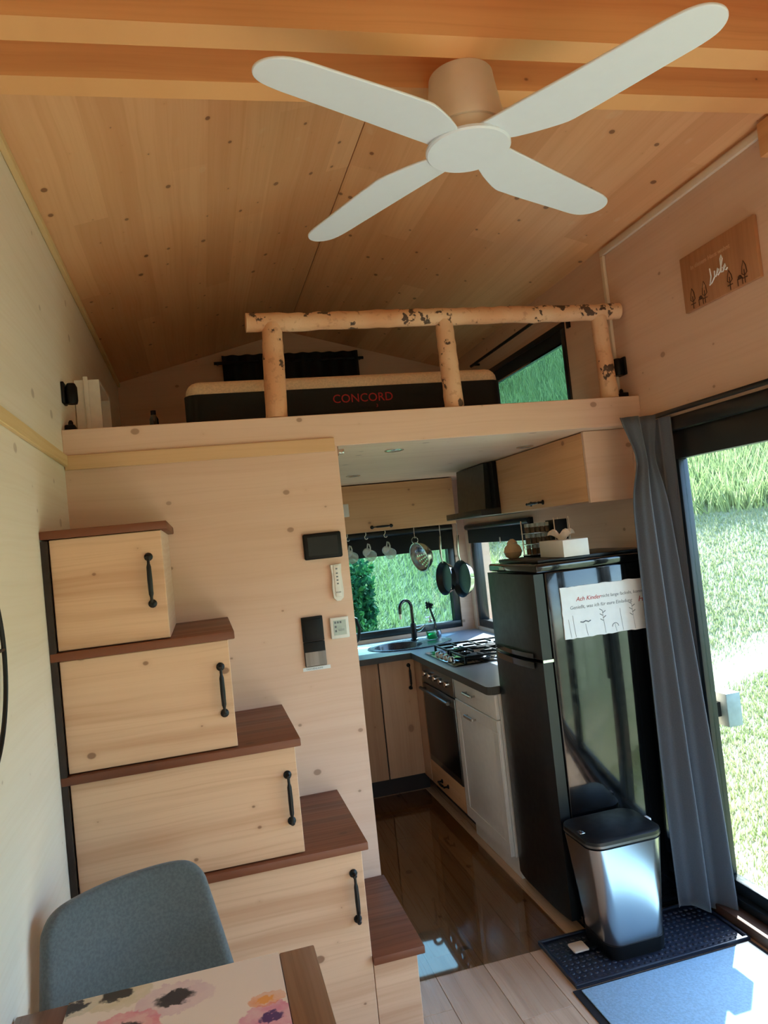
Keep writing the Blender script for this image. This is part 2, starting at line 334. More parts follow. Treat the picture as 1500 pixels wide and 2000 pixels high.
# ------------------------------------------------------------------ the shell
def wall(name, axis, d0, d1, u0, u1, v0, v1, holes, mat, label, gable=False):
    us = sorted({u0, u1, *[h[0] for h in holes], *[h[1] for h in holes]}); vs = sorted({v0, v1, *[h[2] for h in holes], *[h[3] for h in holes]})
    mb = MB(); P = (lambda d, u, v: (d, u, v)) if axis == 'x' else (lambda d, u, v: (u, d, v))
    nu, nv = len(us)-1, len(vs)-1
    def solid(i, j):
        if i < 0 or j < 0 or i >= nu or j >= nv: return False
        cu, cv = (us[i]+us[i+1])/2, (vs[j]+vs[j+1])/2
        return not any(h[0] < cu < h[1] and h[2] < cv < h[3] for h in holes)
    for i in range(nu):
        for j in range(nv):
            if not solid(i, j): continue
            a, b2, c, d = us[i], us[i+1], vs[j], vs[j+1]
            for D in (d0, d1): mb.add([P(D, a, c), P(D, b2, c), P(D, b2, d), P(D, a, d)], [(0, 1, 2, 3)])
            if not solid(i-1, j): mb.add([P(d0, a, c), P(d1, a, c), P(d1, a, d), P(d0, a, d)], [(0, 1, 2, 3)])
            if not solid(i+1, j): mb.add([P(d0, b2, c), P(d1, b2, c), P(d1, b2, d), P(d0, b2, d)], [(0, 1, 2, 3)])
            if not solid(i, j-1): mb.add([P(d0, a, c), P(d1, a, c), P(d1, b2, c), P(d0, b2, c)], [(0, 1, 2, 3)])
            if not solid(i, j+1): mb.add([P(d0, a, d), P(d1, a, d), P(d1, b2, d), P(d0, b2, d)], [(0, 1, 2, 3)])
    if gable: mb.prism([(u0, v1), (u1, v1), ((u0+u1)/2, ZR-.004)], 'xz', d0, d1)
    return S(mb.build(name, mat, smooth=0), label, 'wall')
DOOR = (-3.4, -.06, .045, 1.965)  # opening lengthened out of view to let more sun onto the floor
wall('wall_right', 'x', W, W+TH, YF-TH, YB+TH, -.3, ZE, [DOOR, (1.15, 2.225, .90, 1.635), (.55, 1.75, 2.14, 2.60)], 'pine_yz', 'pale pine panelled wall around the sliding glass door')
wall('wall_left', 'x', -TH, 0, YF-TH, YB+TH, -.3, ZE, [(-4.3, -3.6, .85, 1.75)], 'pine_yz_lit', 'pine wall beside the box staircase, light painted into its pale tone')
wall('wall_back', 'y', YB, YB+TH, 0, W, -.3, ZE, [(.98, 2.225, .90, 1.645)], 'pine_xz', 'gable wall behind the kitchen and the mattress', gable=True)
wall('wall_rear', 'y', YF-TH, YF, 0, W, -.3, ZE, [(.75, 1.65, .1, 1.7)], 'pine_xz', 'glazed gable wall at the other end of the room', gable=True)
wall('wall_partition', 'y', 0, .06, 0, .975, 0, 1.972, [], 'pine_xz', 'pale pine partition wall behind the staircase')
wall('wall_kitchen', 'x', .915, .975, .06, YB, 0, 1.972, [], 'pine_yz', 'pine wall on the left side of the kitchen')
sl_ = (ZR-ZE)/(W/2)
for nm, xa, xb, lb in (('ceiling_left', 0, W/2-.002, 'left half of the sloping spruce ceiling'), ('ceiling_right', W, W/2+.002, 'right half of the sloping spruce ceiling')):
    za = ZE; zb = ZR; ext = -.3 if xa == 0 else .3
    mb = MB().prism([(xa+ext, za-abs(ext)*sl_), (xb, zb), (xb, zb+.12), (xa+ext, za-abs(ext)*sl_+.12)], 'xz', YF-.4, YB+.4)
    S(mb.build(nm, 'ceil', smooth=0, origin=(0, 0, za)), lb, 'ceiling')
S(B(W/2-.02, W/2+.02, YF-.4, YB+.4, ZR+.1, ZR+.14).build('trim_8', 'dark', smooth=0), 'ridge board over the ceiling seam', 'trim')
fl = S(B(-.0, W, YF, YB, -.3, -.0125).build('floor', 'dark', origin=(0, 0, -.0125)), 'wood plank floor', 'floor')
pw = .1853
for i in range(13):
    x0 = i*pw; x1 = min(W, x0+pw); 
    if x1-x0 < .02: continue
    y = YF-random.random()*1.0
    while y < YB:
        L = 1.55; a = max(YF, y); b2 = min(YB, y+L)
        if b2-a > .05: B(x0+.0006, x1-.0006, a+.0006, b2-.0006, -.0125, 0, bev=.0012, seg=1).build('plank', 'floor', fl)
        y += L
# loft
lo = S(B(0, W, .02, YB, 1.99, 2.09).build('floor_loft', 'pine_xy', smooth=0), 'sleeping loft floor above the kitchen', 'floor')
B(0, W, 0, .02, 1.972, 2.097, bev=.002, seg=1).build('fascia_board', 'pine_xz', lo)
B(0.0, W, .021, YB, 1.973, 1.989).build('soffit_panel', 'pine_xy', lo)
B(0.0, W, .021, YB, 2.0905, 2.096).build('deck_panel', 'pine_xy', lo)
# trims
S(B(.002, .965, -.012, -.0005, 1.952, 2.004, bev=.002, seg=1).build('trim_1', 'strip', smooth=0), 'narrow pine batten across the top of the partition', 'trim')
S(B(.0005, .014, YF+.01, -.0005, 1.965, 2.005, bev=.002, seg=1).build('trim_2', 'strip_y', smooth=0), 'narrow pine batten along the left wall', 'trim')
S(B(.001, .018, -.515, -.497, .0, 1.69).build('trim_3', 'dark', smooth=0), 'painted shade of the gap between the staircase and the left wall', 'trim')  # dark board paints the shade in the gap beside the stairs
S(B(.001, .02, YF+.01, YB-.01, ZE-.03, ZE-.004, bev=.002, seg=1).build('trim_4', 'strip_y', smooth=0), 'pale batten where the left wall meets the ceiling', 'trim')
S(B(W-.068, W-.001, DOOR[0]-.1, -.05, .0005, .043, bev=.004).build('trim_5', 'sill'), 'brown wooden threshold under the sliding door', 'trim')
# ceiling beams
for (y0, y1, lb) in ((-1.040, -.970, 'spruce ceiling beam farthest from the viewer, behind the fan mount'), (-1.229, -1.155, 'spruce ceiling beam directly above the fan'), (-1.47, -1.394, 'spruce ceiling beam nearest the viewer, at the top edge')):
    zb = 2.72; zt = 2.86; xq = (zt-ZE)/sl_+.008
    mb = MB().prism([(.0, zb), (W, zb), (W, ZE-.004), (W-xq, zt), (xq, zt), (0.0, ZE-.004)], 'xz', y0, y1)
    mb.v = [(p[0], p[1]-.038*(p[0]-1.1), p[2]) for p in mb.v]      # the beams run very slightly out of square
    tag(mb.build('ceiling_beam', 'beam', smooth=0, origin=(W/2, (y0+y1)/2, zb)), lb, 'beam', 'beams across the ceiling')
tag(B(W-.03, W-.0005, -1.01, -.83, 2.69, 2.80, bev=.003).build('beam_support', 'beam'), 'short wooden support block beside the beam at the right wall', 'block')
# cable duct on right wall
cd_ = thing('cable_duct', (W, .14, 2.11), 'slim white cable duct under the ceiling and down to the railing', 'duct')
B(W-.016, W-.0005, -.825, .15, 2.765, 2.793, bev=.003).build('duct_run', 'duct', cd_)
B(W-.016, W-.0005, .128, .15, 2.11, 2.7645, bev=.003).build('duct_drop', 'duct', cd_)

# ------------------------------------------------------------------ windows and the sliding door
def window(name, axis, u0, u1, v0, v1, d0, d1, label, fw=.065, mull=(), blind=None, cat='window', pane='pane'):
    P = (lambda mb, a, b2, c, d, e, f, **k: mb.box(e, f, a, b2, c, d, **k)) if axis == 'x' else (lambda mb, a, b2, c, d, e, f, **k: mb.box(a, b2, e, f, c, d, **k))
    loc = ((d0+d1)/2, (u0+u1)/2, v0) if axis == 'x' else ((u0+u1)/2, (d0+d1)/2, v0)
    w = thing(name, loc, label, cat, None, 'structure'); g = .0008
    def bar(n, *a, m='black_frame', bev=.004): return P(MB(), *a, bev=bev).build(n, m, w)
    bar('frame_rail', u0+g, u1-g, v0+g, v0+fw, d0, d1); bar('frame_rail', u0+g, u1-g, v1-fw, v1-g, d0, d1)
    bar('frame_stile', u0+g, u0+fw, v0+fw, v1-fw, d0, d1); bar('frame_stile', u1-fw, u1-g, v0+fw, v1-fw, d0, d1)
    e = [u0+fw]; 
    for mu in mull: bar('mullion', mu-.04, mu+.04, v0+fw, v1-fw, d0, d1); e += [mu-.04, mu+.04]
    e.append(u1-fw); dm = (d0+d1)/2
    for i in range(0, len(e), 2): P(MB(), e[i], e[i+1], v0+fw, v1-fw, dm-.003, dm+.003).build('pane', pane, w)
    return w, P
w1, P1 = window('window_1', 'y', .98, 2.225, .90, 1.645, YB+.01, YB+.075, 'black framed kitchen window above the sink', .05, pane='pane_screen')
B(1.0, 2.215, YB-.012, YB+.008, 1.475, 1.64, bev=.004).build('roller_blind', 'fabric_black', w1)
MB().tube([(1.0, YB-.012, 1.63), (2.215, YB-.012, 1.63)], .022, 14).build('blind_tube', 'black_frame', w1)
w2, P2 = window('window_2', 'x', 1.15, 2.225, .90, 1.635, W+.01, W+.075, 'black framed kitchen window beside the hob', .05)
B(W-.012, W+.008, 1.165, 2.21, 1.50, 1.63, bev=.004).build('roller_blind', 'fabric_black', w2)
MB().tube([(W-.014, 1.17, 1.615), (W-.014, 2.21, 1.615)], .02, 14).build('blind_tube', 'black_frame', w2)
B(W-.018, W-.013, 1.62, 1.635, 1.49, 1.53, bev=.002).build('blind_pull', 'white_plastic', w2)
w3, P3 = window('window_3', 'x', .55, 1.75, 2.14, 2.60, W-.01, W+.06, 'black framed loft window beside the mattress', .035, pane='pane_loft')
B(W-.006, W+.01, .59, 1.71, 2.497, 2.565, bev=.003).build('roller_blind', 'fabric_black', w3)
B(W-.008, W+.012, .585, 1.715, 2.488, 2.497).build('blind_bar', 'chrome', w3)
window('window_4', 'y', .75, 1.65, .1, 1.7, YF-.09, YF-.02, 'large glazed gable window behind the viewer', .07, (1.2,))
window('window_5', 'x', -4.3, -3.6, .85, 1.75, -.09, -.02, 'side window behind the viewer', .07)
# sliding door: fixed outer frame, two panels, a third added out of view for more sun
dr = thing('door_1', (W+.05, -1.2, .045), 'black framed sliding glass door onto the lawn', 'door', None, 'structure')
g = .0008; y0, y1, z0, z1 = DOOR; xa, xb = W-.012, W+.12
B(xa, xb, y0+g, y1-g, z1-.055, z1-g, bev=.004).build('outer_rail', 'black_frame', dr); B(xa, xb, y0+g, y1-g, z0+g, z0+.035, bev=.004).build('outer_rail', 'black_frame', dr)
B(xa, xb, y1-.045, y1-g, z0+.035, z1-.055, bev=.004).build('outer_stile', 'black_frame', dr); B(xa, xb, y0+g, y0+.045, z0+.035, z1-.055, bev=.004).build('outer_stile', 'black_frame', dr)
for (a, b2, x) in ((-.76, -.106, W+.012), (-2.08, -.70, W+.066), (-3.35, -2.02, W+.012)):
    pn = MB().box(x, x+.045, a, b2, z1-.055-.115, z1-.056, bev=.004).box(x, x+.045, a, b2, z0+.036, z0+.085, bev=.004)
    pn.box(x, x+.045, b2-.085, b2, z0+.085, z1-.17, bev=.004).box(x, x+.045, a, a+.08, z0+.085, z1-.17, bev=.004)
    sash = pn.build('sash', 'black_frame', dr)
    B(x+.019, x+.025, a+.08, b2-.085, z0+.085, z1-.17).build('pane', 'pane', sash)
B(W-.02, W-.013, -.74, -.70, .85, 1.15, bev=.003).build('door_handle', 'black_metal', dr)
MB().box(W-.03, W-.0125, DOOR[0]-.05, -.0, 1.974, 1.992, bev=.003).build('curtain_rail', 'black_frame', dr)
# loft curtains rods
cr = thing('curtain_rod', (W-.05, 1.2, 2.66), 'thin black curtain rod over the loft window', 'rod')
MB().tube([(W-.045, .72, 2.672), (W-.045, 1.72, 2.672)], .009, 10).build('rod', 'black_metal', cr)
for yy in (.76, 1.68): MB().tube([(W-.001, yy, 2.672), (W-.045, yy, 2.672)], .007, 8).build('bracket', 'black_metal', cr)

# ------------------------------------------------------------------ handles
def pull(parent, c, along, normal, L=.15):
    """cast iron pull: two rosettes, two posts, a turned grip"""
    a = Vector(along).normalized(); n = Vector(normal).normalized(); c = Vector(c); mb = MB()
    R = frame(n)
    for s_ in (-1, 1):
        q = c+a*s_*L*.44
        mb.lathe([(.0125, .0), (.0125, .003), (.010, .006), (.0055, .008), (.005, .022), (.007, .026), (.004, .030)], q, 12, M=R)
    pts = []; rr = []
    for i in range(15):
        t = -1+2*i/14; pts.append(c+a*t*L*.44+n*(.024+.004*(1-t*t))); rr.append(.0042 if abs(t) > .62 else .0068 if .5 < abs(t) <= .62 else .0075-.0015*abs(t))
    mb.tube(pts, rr, 10)
    return mb.build('handle', 'black_metal', parent)
# ------------------------------------------------------------------ box staircase
def stair(x0, x1, z0, zt, xt0, xt1, hx, hz, label):
    t = thing('stair_cabinet', ((x0+x1)/2, -.25, z0), label, 'stair cabinet', 'box stairs up to the loft')
    B(x0, x1, -.480, -.001, z0+.0005, zt-.0245).build('body', 'pine_yz', t, smooth=0)
    d = B(x0+.001, x1, -.5, -.4815, z0+.003, zt-.026, bev=.0015, seg=1).build('door' if hx else 'front_panel', 'door_xz', t)
    tr = B(xt0, xt1, -.517, -.001, zt-.024, zt, bev=.003).build('tread', 'tread', t); tr['label'] = 'dark stained wooden tread'
    if hx: pull(d, (hx, -.5, hz), (0, 0, 1), (0, -1, 0), .155)
stair(.02, .325, 1.3758, 1.719, .001, .345, .285, 1.55, 'topmost and narrowest box of the staircase, below the loft')
stair(.02, .487, 1.0322, 1.375, .001, .507, .458, 1.205, 'second box from the top of the staircase')
stair(.02, .652, .6885, 1.0315, .001, .670, .622, .858, 'middle box of the staircase, long with a dark tread')
stair(.02, .822, .001, .688, .001, .842, .79, .53, 'tall lower box of the staircase behind the grey chair')
stair(.8228, .962, .001, .344, .8228, .985, None, 0, 'lowest small step of the staircase without a handle')

# ------------------------------------------------------------------ devices on the partition
tb = thing('wall_tablet', (.88, -.001, 1.55), 'black touch panel near the right edge of the partition', 'touch panel')
B(.806, .952, -.018, -.0005, 1.548, 1.646, bev=.007, seg=3).build('casing', 'black_plastic', tb); B(.822, .936, -.0195, -.0182, 1.562, 1.632).build('display', 'screen', tb)
rm = thing('fan_remote', (.915, -.001, 1.385), 'white remote control in its wall holder below the touch panel', 'remote control')
MB().prism([(.899, 1.52), (.941, 1.522), (.938, 1.49), (.941, 1.42), (.938, 1.395), (.926, 1.384), (.912, 1.384), (.901, 1.396), (.899, 1.43), (.903, 1.48)], 'xz', -.018, -.0005).build('holder', 'white_plastic', rm)
B(.909, .931, -.0215, -.0182, 1.40, 1.517, bev=.0015).build('handset', 'white', rm)
for i, zz in enumerate((1.505, 1.488, 1.475, 1.462, 1.449)): B(.9165, .9235, -.0225, -.0216, zz-.0025, zz+.0025).build('button', 'grey_print', rm)
for i in range(4): B(.911+i*.005, .9135+i*.005, -.0225, -.0216, 1.414, 1.419).build('button', 'grey_print', rm)
sw = thing('light_switch', (.81, -.001, 1.15), 'black double switch plate with a grey lower rocker', 'switch')
B(.770, .850, -.012, -.0005, 1.245, 1.337, bev=.002).build('upper_plate', 'black_plastic', sw)
B(.770, .850, -.012, -.0005, 1.153, 1.2435, bev=.002).build('lower_plate', 'black_plastic', sw)
B(.779, .841, -.015, -.0121, 1.254, 1.328, bev=.001).build('rocker', 'black_plastic', sw)
B(.772, .850, -.0145, -.0121, 1.155, 1.207, bev=.001).build('rocker', 'greyoak', sw)
th = thing('thermostat', (.911, -.001, 1.24), 'square white thermostat with a small display on the partition', 'thermostat')
B(.876, .947, -.016, -.0005, 1.243, 1.323, bev=.004, seg=3).build('casing', 'white_plastic', th); B(.888, .936, -.0172, -.0161, 1.256, 1.312).build('display', 'lcd', th)
for (a, c) in ((.892, 1.300), (.902, 1.300), (.912, 1.300), (.892, 1.284), (.892, 1.268)): B(a, a+.007, -.0178, -.0173, c, c+.008).build('symbol', 'grey_print', th)
for c in (1.272, 1.2765): B(.904, .928, -.0178, -.0173, c, c+.0015).build('symbol', 'grey_print', th)
lt = thing('label_strip', (.812, -.001, 1.135), 'narrow white lettered label strip under the switch plate', 'label')
B(.760, .864, -.002, -.0005, 1.137, 1.150).build('strip', 'paper', lt)
mb = MB(); text_mb(mb, 'TASCHENLAMPE', .0085, Matrix.Translation((.772, -.0022, 1.1405)) @ Matrix.Rotation(PI/2, 4, 'X'), .0002); mb.build('lettering', 'grey_print', lt, smooth=0)
la = thing('door_catch', (.985, .02, 1.94), 'small steel catch at the top corner of the partition', 'catch')
B(.9755, .979, -.0, .03, 1.935, 1.970).build('plate', 'steel', la); B(.979, 1.002, .004, .022, 1.942, 1.960, bev=.002).build('tongue', 'steel', la)

# ------------------------------------------------------------------ birch railing
rl = thing('birch_railing', (1.49, .045, 2.097), 'birch log railing along the loft edge', 'railing')
def log(a, b2, r0, r1, n=22, seed=0):
    rr = random.Random(seed); a = Vector(a); b2 = Vector(b2); pts = []; rad = []
    for i in range(n+1):
        t = i/n; p = a.lerp(b2, t); pts.append(p+Vector((0, rr.uniform(-.002, .002), rr.uniform(-.0025, .0025)))); rad.append((r0+(r1-r0)*t)*(1+rr.uniform(-.035, .035)))
    return MB().tube(pts, rad, 16)
YR = .048
log((.68, YR, 2.474), (2.296, YR, 2.481), .036, .034, 40, 1).build('handrail', 'birch', rl, 50)
for i, (xb_, xt_, r0) in enumerate(((.762, .778, .043), (1.488, 1.482, .040), (2.205, 2.195, .038))):
    log((xb_, YR, 2.0975), (xt_, YR, 2.462), r0, r0-.004, 14, 3+i).build('post', 'birch', rl, 50)
# ------------------------------------------------------------------ mattress, loft things
mt = thing('mattress', (1.13, 1.25, 2.0965), 'black sided mattress with cream top in the sleeping loft', 'mattress')
def rslab(x0, x1, y0, y1, z0, z1, r, rt):
    def ring(ins, z):
        o = []
        for (cx, cyy, a0) in ((x1-r, y1-r, 0), (x0+r, y1-r, 90), (x0+r, y0+r, 180), (x1-r, y0+r, 270)):
            for i in range(7): a = math.radians(a0+15*i); o.append((cx+(r-ins)*math.cos(a), cyy+(r-ins)*math.sin(a), z))
        return o
    lv = [(0, z0), (0, z1-rt)]+[(rt*(1-math.cos(math.radians(q))), z1-rt+rt*math.sin(math.radians(q))) for q in (20, 40, 60, 80, 90)] if rt else [(0, z0), (0, z1)]
    vs = []; n = 28
    for ins, z in lv: vs += ring(ins, z)
    fs = [(i*n+j, i*n+(j+1) % n, (i+1)*n+(j+1) % n, (i+1)*n+j) for i in range(len(lv)-1) for j in range(n)]+[tuple(range(n))[::-1], tuple((len(lv)-1)*n+j for j in range(n))]
    return MB().add(vs, fs)
rslab(.425, 1.83, .30, 2.22, 2.0966, 2.264, .06, 0).build('side_band', 'mattress_black', mt)
rslab(.432, 1.823, .307, 2.213, 2.2642, 2.325, .06, .05).build('top_cover', 'mattress_top', mt)
mb = MB(); text_mb(mb, 'CONCORD', .052, Matrix.Translation((1.036, .2992, 2.197)) @ Matrix.Rotation(PI/2, 4, 'X'), .0004)
text_mb(mb, '3', .02, Matrix.Translation((1.225, .2992, 2.17)) @ Matrix.Rotation(PI/2, 4, 'X'), .0004); mb.build('lettering', 'red', mt, smooth=0)
bc = thing('loft_curtain', (1.165, 2.27, 2.45), 'short black curtain on a rod at the gable wall behind the mattress', 'curtain')
MB().grid(lambda u, v: (.69+.95*u, 2.262+.012*math.sin(u*62)+.004*math.sin(u*17), 2.45+.505*v), 150, 3).build('cloth', 'fabric_black', bc)
MB().tube([(.635, 2.262, 2.902), (1.68, 2.262, 2.902)], .011, 10).build('rod', 'black_metal', bc)
for xx in (.66, 1.66): MB().tube([(xx, 2.262, 2.902), (xx, YB-.0005, 2.902)], .008, 8).build('bracket', 'black_metal', bc)
for s_, xw, lb in ((1, 0, 'small black reading lamp on the left wall of the loft'), (-1, W, 'small black reading lamp on the right wall of the loft, behind the railing')):
    la = thing('reading_lamp', (xw, .09, 2.2), lb, 'lamp', 'reading lamps in the loft')
    B(min(xw+s_*.0005, xw+s_*.012), max(xw+s_*.0005, xw+s_*.012), .06, .12, 2.205, 2.285, bev=.004).build('base_plate', 'black_plastic', la)
    MB().lathe([(.018, 0), (.021, .01), (.021, .06), (.014, .075)], (xw+s_*.032, .085, 2.205), 16).build('lamp_head', 'black_plastic', la)
    so_ = thing('power_socket', (xw, .1, 2.097), 'black socket box on the loft floor at the '+('left' if s_ > 0 else 'right')+' wall', 'socket', 'sockets in the loft')
    B(min(xw+s_*.0006, xw+s_*.035), max(xw+s_*.0006, xw+s_*.035), .07, .13, 2.0975, 2.128, bev=.004).build('box', 'black_plastic', so_); MB().lathe([(.009, 0), (.009, .012), (.005, .02)], (xw+s_*.018, .1, 2.128), 10).build('plug', 'black_plastic', so_)
bx = thing('bedside_shelf', (.06, .5, 2.097), 'white bedside shelf at the left wall of the loft', 'shelf')
B(.004, .10, .36, .378, 2.0975, 2.36, bev=.002).build('side_panel', 'white', bx); B(.04, .058, .352, .3595, 2.0975, 2.372, bev=.002).build('upright', 'white', bx)
B(.004, .10, .3785, .70, 2.345, 2.36).build('shelf_board', 'white', bx); B(.004, .10, .70, .716, 2.0975, 2.36).build('side_panel', 'white', bx)
bo = thing('bottle', (.30, .3, 2.097), 'small dark bottle on the loft floor left of the mattress', 'bottle')
MB().lathe([(.017, 0), (.018, .004), (.018, .075), (.010, .092)], (.30, .3, 2.0972), 16).build('body', 'black_gloss', bo); MB().lathe([(.0105, 0), (.0105, .018)], (.30, .3, 2.1893), 12).build('cap', 'black_plastic', bo)
B(W-.012, W-.0005, .49, .515, 2.55, 2.6).build('x', 'black_plastic')
o = bpy.data.objects['x']; o.name = 'blind_winder'; tag(o, 'small black blind winder beside the loft window', 'winder')

# ------------------------------------------------------------------ ceiling fan
FC = (1.168, -1.082)
fn = thing('ceiling_fan', (FC[0], FC[1], 2.53), 'white four blade ceiling fan below the beams', 'ceiling fan')
MB().lathe([(.102, 2.534), (.106, 2.538), (.106, 2.544), (.100, 2.546)], (FC[0], FC[1], 0), 48).build('hub_disc', 'fan_white', fn)
MB().lathe([(.090, 2.5465), (.090, 2.580)], (FC[0], FC[1], 0), 40).build('hub_rim', 'fan_mount', fn)
MB().lathe([(.097, 2.5805), (.099, 2.588), (.082, 2.70), (.080, 2.7195)], (FC[0], FC[1], 0), 48).build('mount', 'fan_mount', fn)
outl = [(.05, -.03), (.12, -.0075), (.30, .062), (.45, .119), (.53, .150), (.57, .175), (.585, .205), (.58, .235), (.555, .258), (.51, .264), (.42, .241), (.30, .209), (.22, .186), (.16, .160), (.06, .065)]
def smooth_closed(p, m=4):
    n = len(p); o = []
    for i in range(n):
        a, b2, c, d = (Vector(p[(i+q-1) % n]) for q in range(4))
        for j in range(m):
            t = j/m; o.append(tuple(.5*((2*b2)+(c-a)*t+(2*a-5*b2+4*c-d)*t*t+(3*b2-a-3*c+d)*t**3)))
    return o
outl = smooth_closed(outl)
for kk in range(4):
    Mb = Matrix.Translation((FC[0], FC[1], 2.550)) @ Matrix.Rotation(math.radians(1.7), 4, 'X') @ Matrix.Rotation(math.radians(7.5+90*kk), 4, 'Z') @ Matrix.Rotation(math.radians(-5.2), 4, 'X')
    bl = MB(Mb).prism(outl, 'xy', -.003, .003).build('blade', 'fan_white', fn)
    bv = bl.modifiers.new('bevel', 'BEVEL'); bv.width = .002; bv.segments = 2

# ------------------------------------------------------------------ wooden wall sign
sg = thing('wall_sign', (W-.01, -.565, 2.33), 'wooden wall sign with the word Liebe and engraved houses', 'sign')
B(W-.016, W-.0006, -.755, -.375, 2.33, 2.54, bev=.002).build('board', 'sign', sg)
def SG(u, v): return (W-.0165, -.375-u, 2.33+v)          # u runs to the viewer's right
mb = MB()
letters = [[(.155, .115), (.158, .085), (.150, .062), (.146, .058), (.160, .062), (.178, .080)], [(.178, .098), (.176, .080), (.182, .076), (.192, .088)], [(.192, .086), (.200, .096), (.195, .101), (.189, .088), (.194, .077), (.205, .085)],
           [(.205, .085), (.222, .125), (.218, .138), (.212, .128), (.211, .080), (.220, .080), (.224, .090), (.215, .096)], [(.222, .086), (.234, .094), (.232, .102), (.226, .096), (.227, .084), (.236, .080), (.242, .086)]]
for st in letters: mb.tube([SG(*p) for p in st], .0028, 6)
mb.build('lettering', 'paper', sg)
mb = MB(); mb2 = MB(); Mx = Matrix(((0, 0, -1, W-.0163), (-1, 0, 0, -.43), (0, 1, 0, 2.478), (0, 0, 0, 1))) 
text_mb(mb, 'In diesem Haus wohnt', .023, Mx, .0003); Mx = Mx.copy(); Mx[1][3] = -.375-.10; Mx[2][3] = 2.392; text_mb(mb2, 'die', .022, Mx, .0003)
mb.build('small_lettering', 'faint_print', sg, smooth=0); mb2.build('small_lettering', 'faint_print', sg, smooth=0)
for (u, h) in ((.05, .062), (.115, .066), (.245, .056), (.315, .062)):
    mb = MB(); mb.tube([SG(u, .03), SG(u-.012, .038), SG(u-.008, h), SG(u, h+.018), SG(u+.009, h), SG(u+.012, .038), SG(u, .03)], .0016, 5); mb.tube([SG(u, .004), SG(u, .05)], .0018, 5)
    mb.tube([SG(u-.012, .022), SG(u+.012, .022)], .0018, 5); mb.build('engraved_tree', 'dark_print', sg)
for u in (.092, .292):
    mb = MB(); mb.tube([SG(u-.011, .004), SG(u-.011, .026), SG(u, .038), SG(u+.011, .026), SG(u+.011, .004)], .0016, 5); mb.box(W-.0175, W-.0164, -.375-u-.008, -.375-u+.008, 2.354, 2.366); mb.build('engraved_house', 'dark_print', sg)

# ------------------------------------------------------------------ kitchen: base units
CT = .875
def handle_bar(parent, c, along, normal, L=.10):
    a = Vector(along); n = Vector(normal); c = Vector(c)
    mb = MB(); mb.tube([c+a*-L/2, c+a*-L/2+n*.022], .005, 8); mb.tube([c+a*L/2, c+a*L/2+n*.022], .005, 8)
    p = [c+a*-L/2+n*.022, c+a*L/2+n*.022]; mb.tube(p, .0085, 8); return mb.build('handle', 'steel', parent)
cb = thing('base_cabinet', (1.96, .665, 0), 'white shaker base cabinet with drawer and door next to the fridge', 'cabinet')
B(1.681, 2.30, .402, .962, .1, .837).build('body', 'white', cb, smooth=0)
B(1.70, 1.72, .402, .962, .0005, .0995).build('plinth', 'white', cb)
dw = B(1.661, 1.680, .402, .960, .722, .836, bev=.003).build('drawer', 'white', cb); handle_bar(dw, (1.661, .715, .783), (0, 1, 0), (-1, 0, 0), .11)
dd = B(1.664, 1.680, .402, .960, .105, .718, bev=.003).build('door', 'white', cb); handle_bar(dd, (1.664, .73, .665), (0, 1, 0), (-1, 0, 0), .11)
for (a, b2, c, d) in ((.402, .960, .105, .165), (.402, .960, .66, .718), (.402, .458, .1655, .6595), (.905, .960, .1655, .6595)): B(1.659, 1.6638, a, b2, c, d, bev=.0015, seg=1).build('door_rail', 'white', dd)
ov = thing('oven', (1.95, 1.25, .1), 'built-in steel and black glass oven under the hob', 'oven')
B(1.676, 2.25, .972, 1.53, .245, .836).build('body', 'inox', ov, smooth=0)
B(1.658, 1.675, .972, 1.53, .715, .836, bev=.003).build('control_panel', 'inox', ov)
od = B(1.655, 1.675, .972, 1.53, .247, .710, bev=.003).build('door', 'inox', ov)
B(1.6525, 1.6548, .985, 1.517, .285, .66, bev=.001).build('glass', 'oven_glass', od)
mb = MB(); mb.tube([(1.628, 1.0, .685), (1.628, 1.50, .685)], .010, 10); [mb.tube([(1.655, q, .685), (1.628, q, .685)], .007, 8) for q in (1.03, 1.47)]; mb.build('handle', 'inox', od)
for q in (1.05, 1.15, 1.25, 1.35, 1.44): MB().lathe([(.018, 0), (.018, .012), (.015, .022)], (1.658, q, .778), 16, M=frame((-1, 0, 0))).build('knob', 'chrome', ov)
pd = thing('pan_drawer', (1.95, 1.25, 0), 'pine drawer unit below the oven', 'drawer')
B(1.68, 2.25, .972, 1.53, .11, .2445).build('body', 'cab_yz', pd, smooth=0)
q = B(1.66, 1.6795, .974, 1.552, .105, .243, bev=.002).build('drawer_front', 'cab_yz', pd); pull(q, (1.66, 1.30, .165), (0, 1, 0), (-1, 0, 0), .12)
B(1.735, 1.75, .97, 1.74, .0005, .1045).build('plinth', 'dark', pd)
cc = thing('corner_cabinet', (1.3, 1.97, 0), 'pine corner cabinet under the sink with two tall doors', 'cabinet')
B(.978, 1.655, 1.70, 1.715, .11, .837).build('face_frame', 'dark', cc, smooth=0); B(.978, 1.0, 1.716, 2.295, .11, .837).build('side_panel', 'pine_yz', cc, smooth=0)
B(.98, 1.421, 1.681, 1.6995, .12, .835, bev=.002).build('door', 'cab_v', cc)
q = B(1.429, 1.655, 1.681, 1.6995, .12, .835, bev=.002).build('door', 'cab_v', cc); pull(q, (1.617, 1.681, .726), (0, 0, 1), (0, -1, 0), .16)
B(1.6565, 1.675, 1.554, 1.6995, .11, .837).build('corner_post', 'cab_v', cc)
B(.978, 1.70, 1.76, 1.775, .0005, .1095).build('plinth', 'dark', cc)
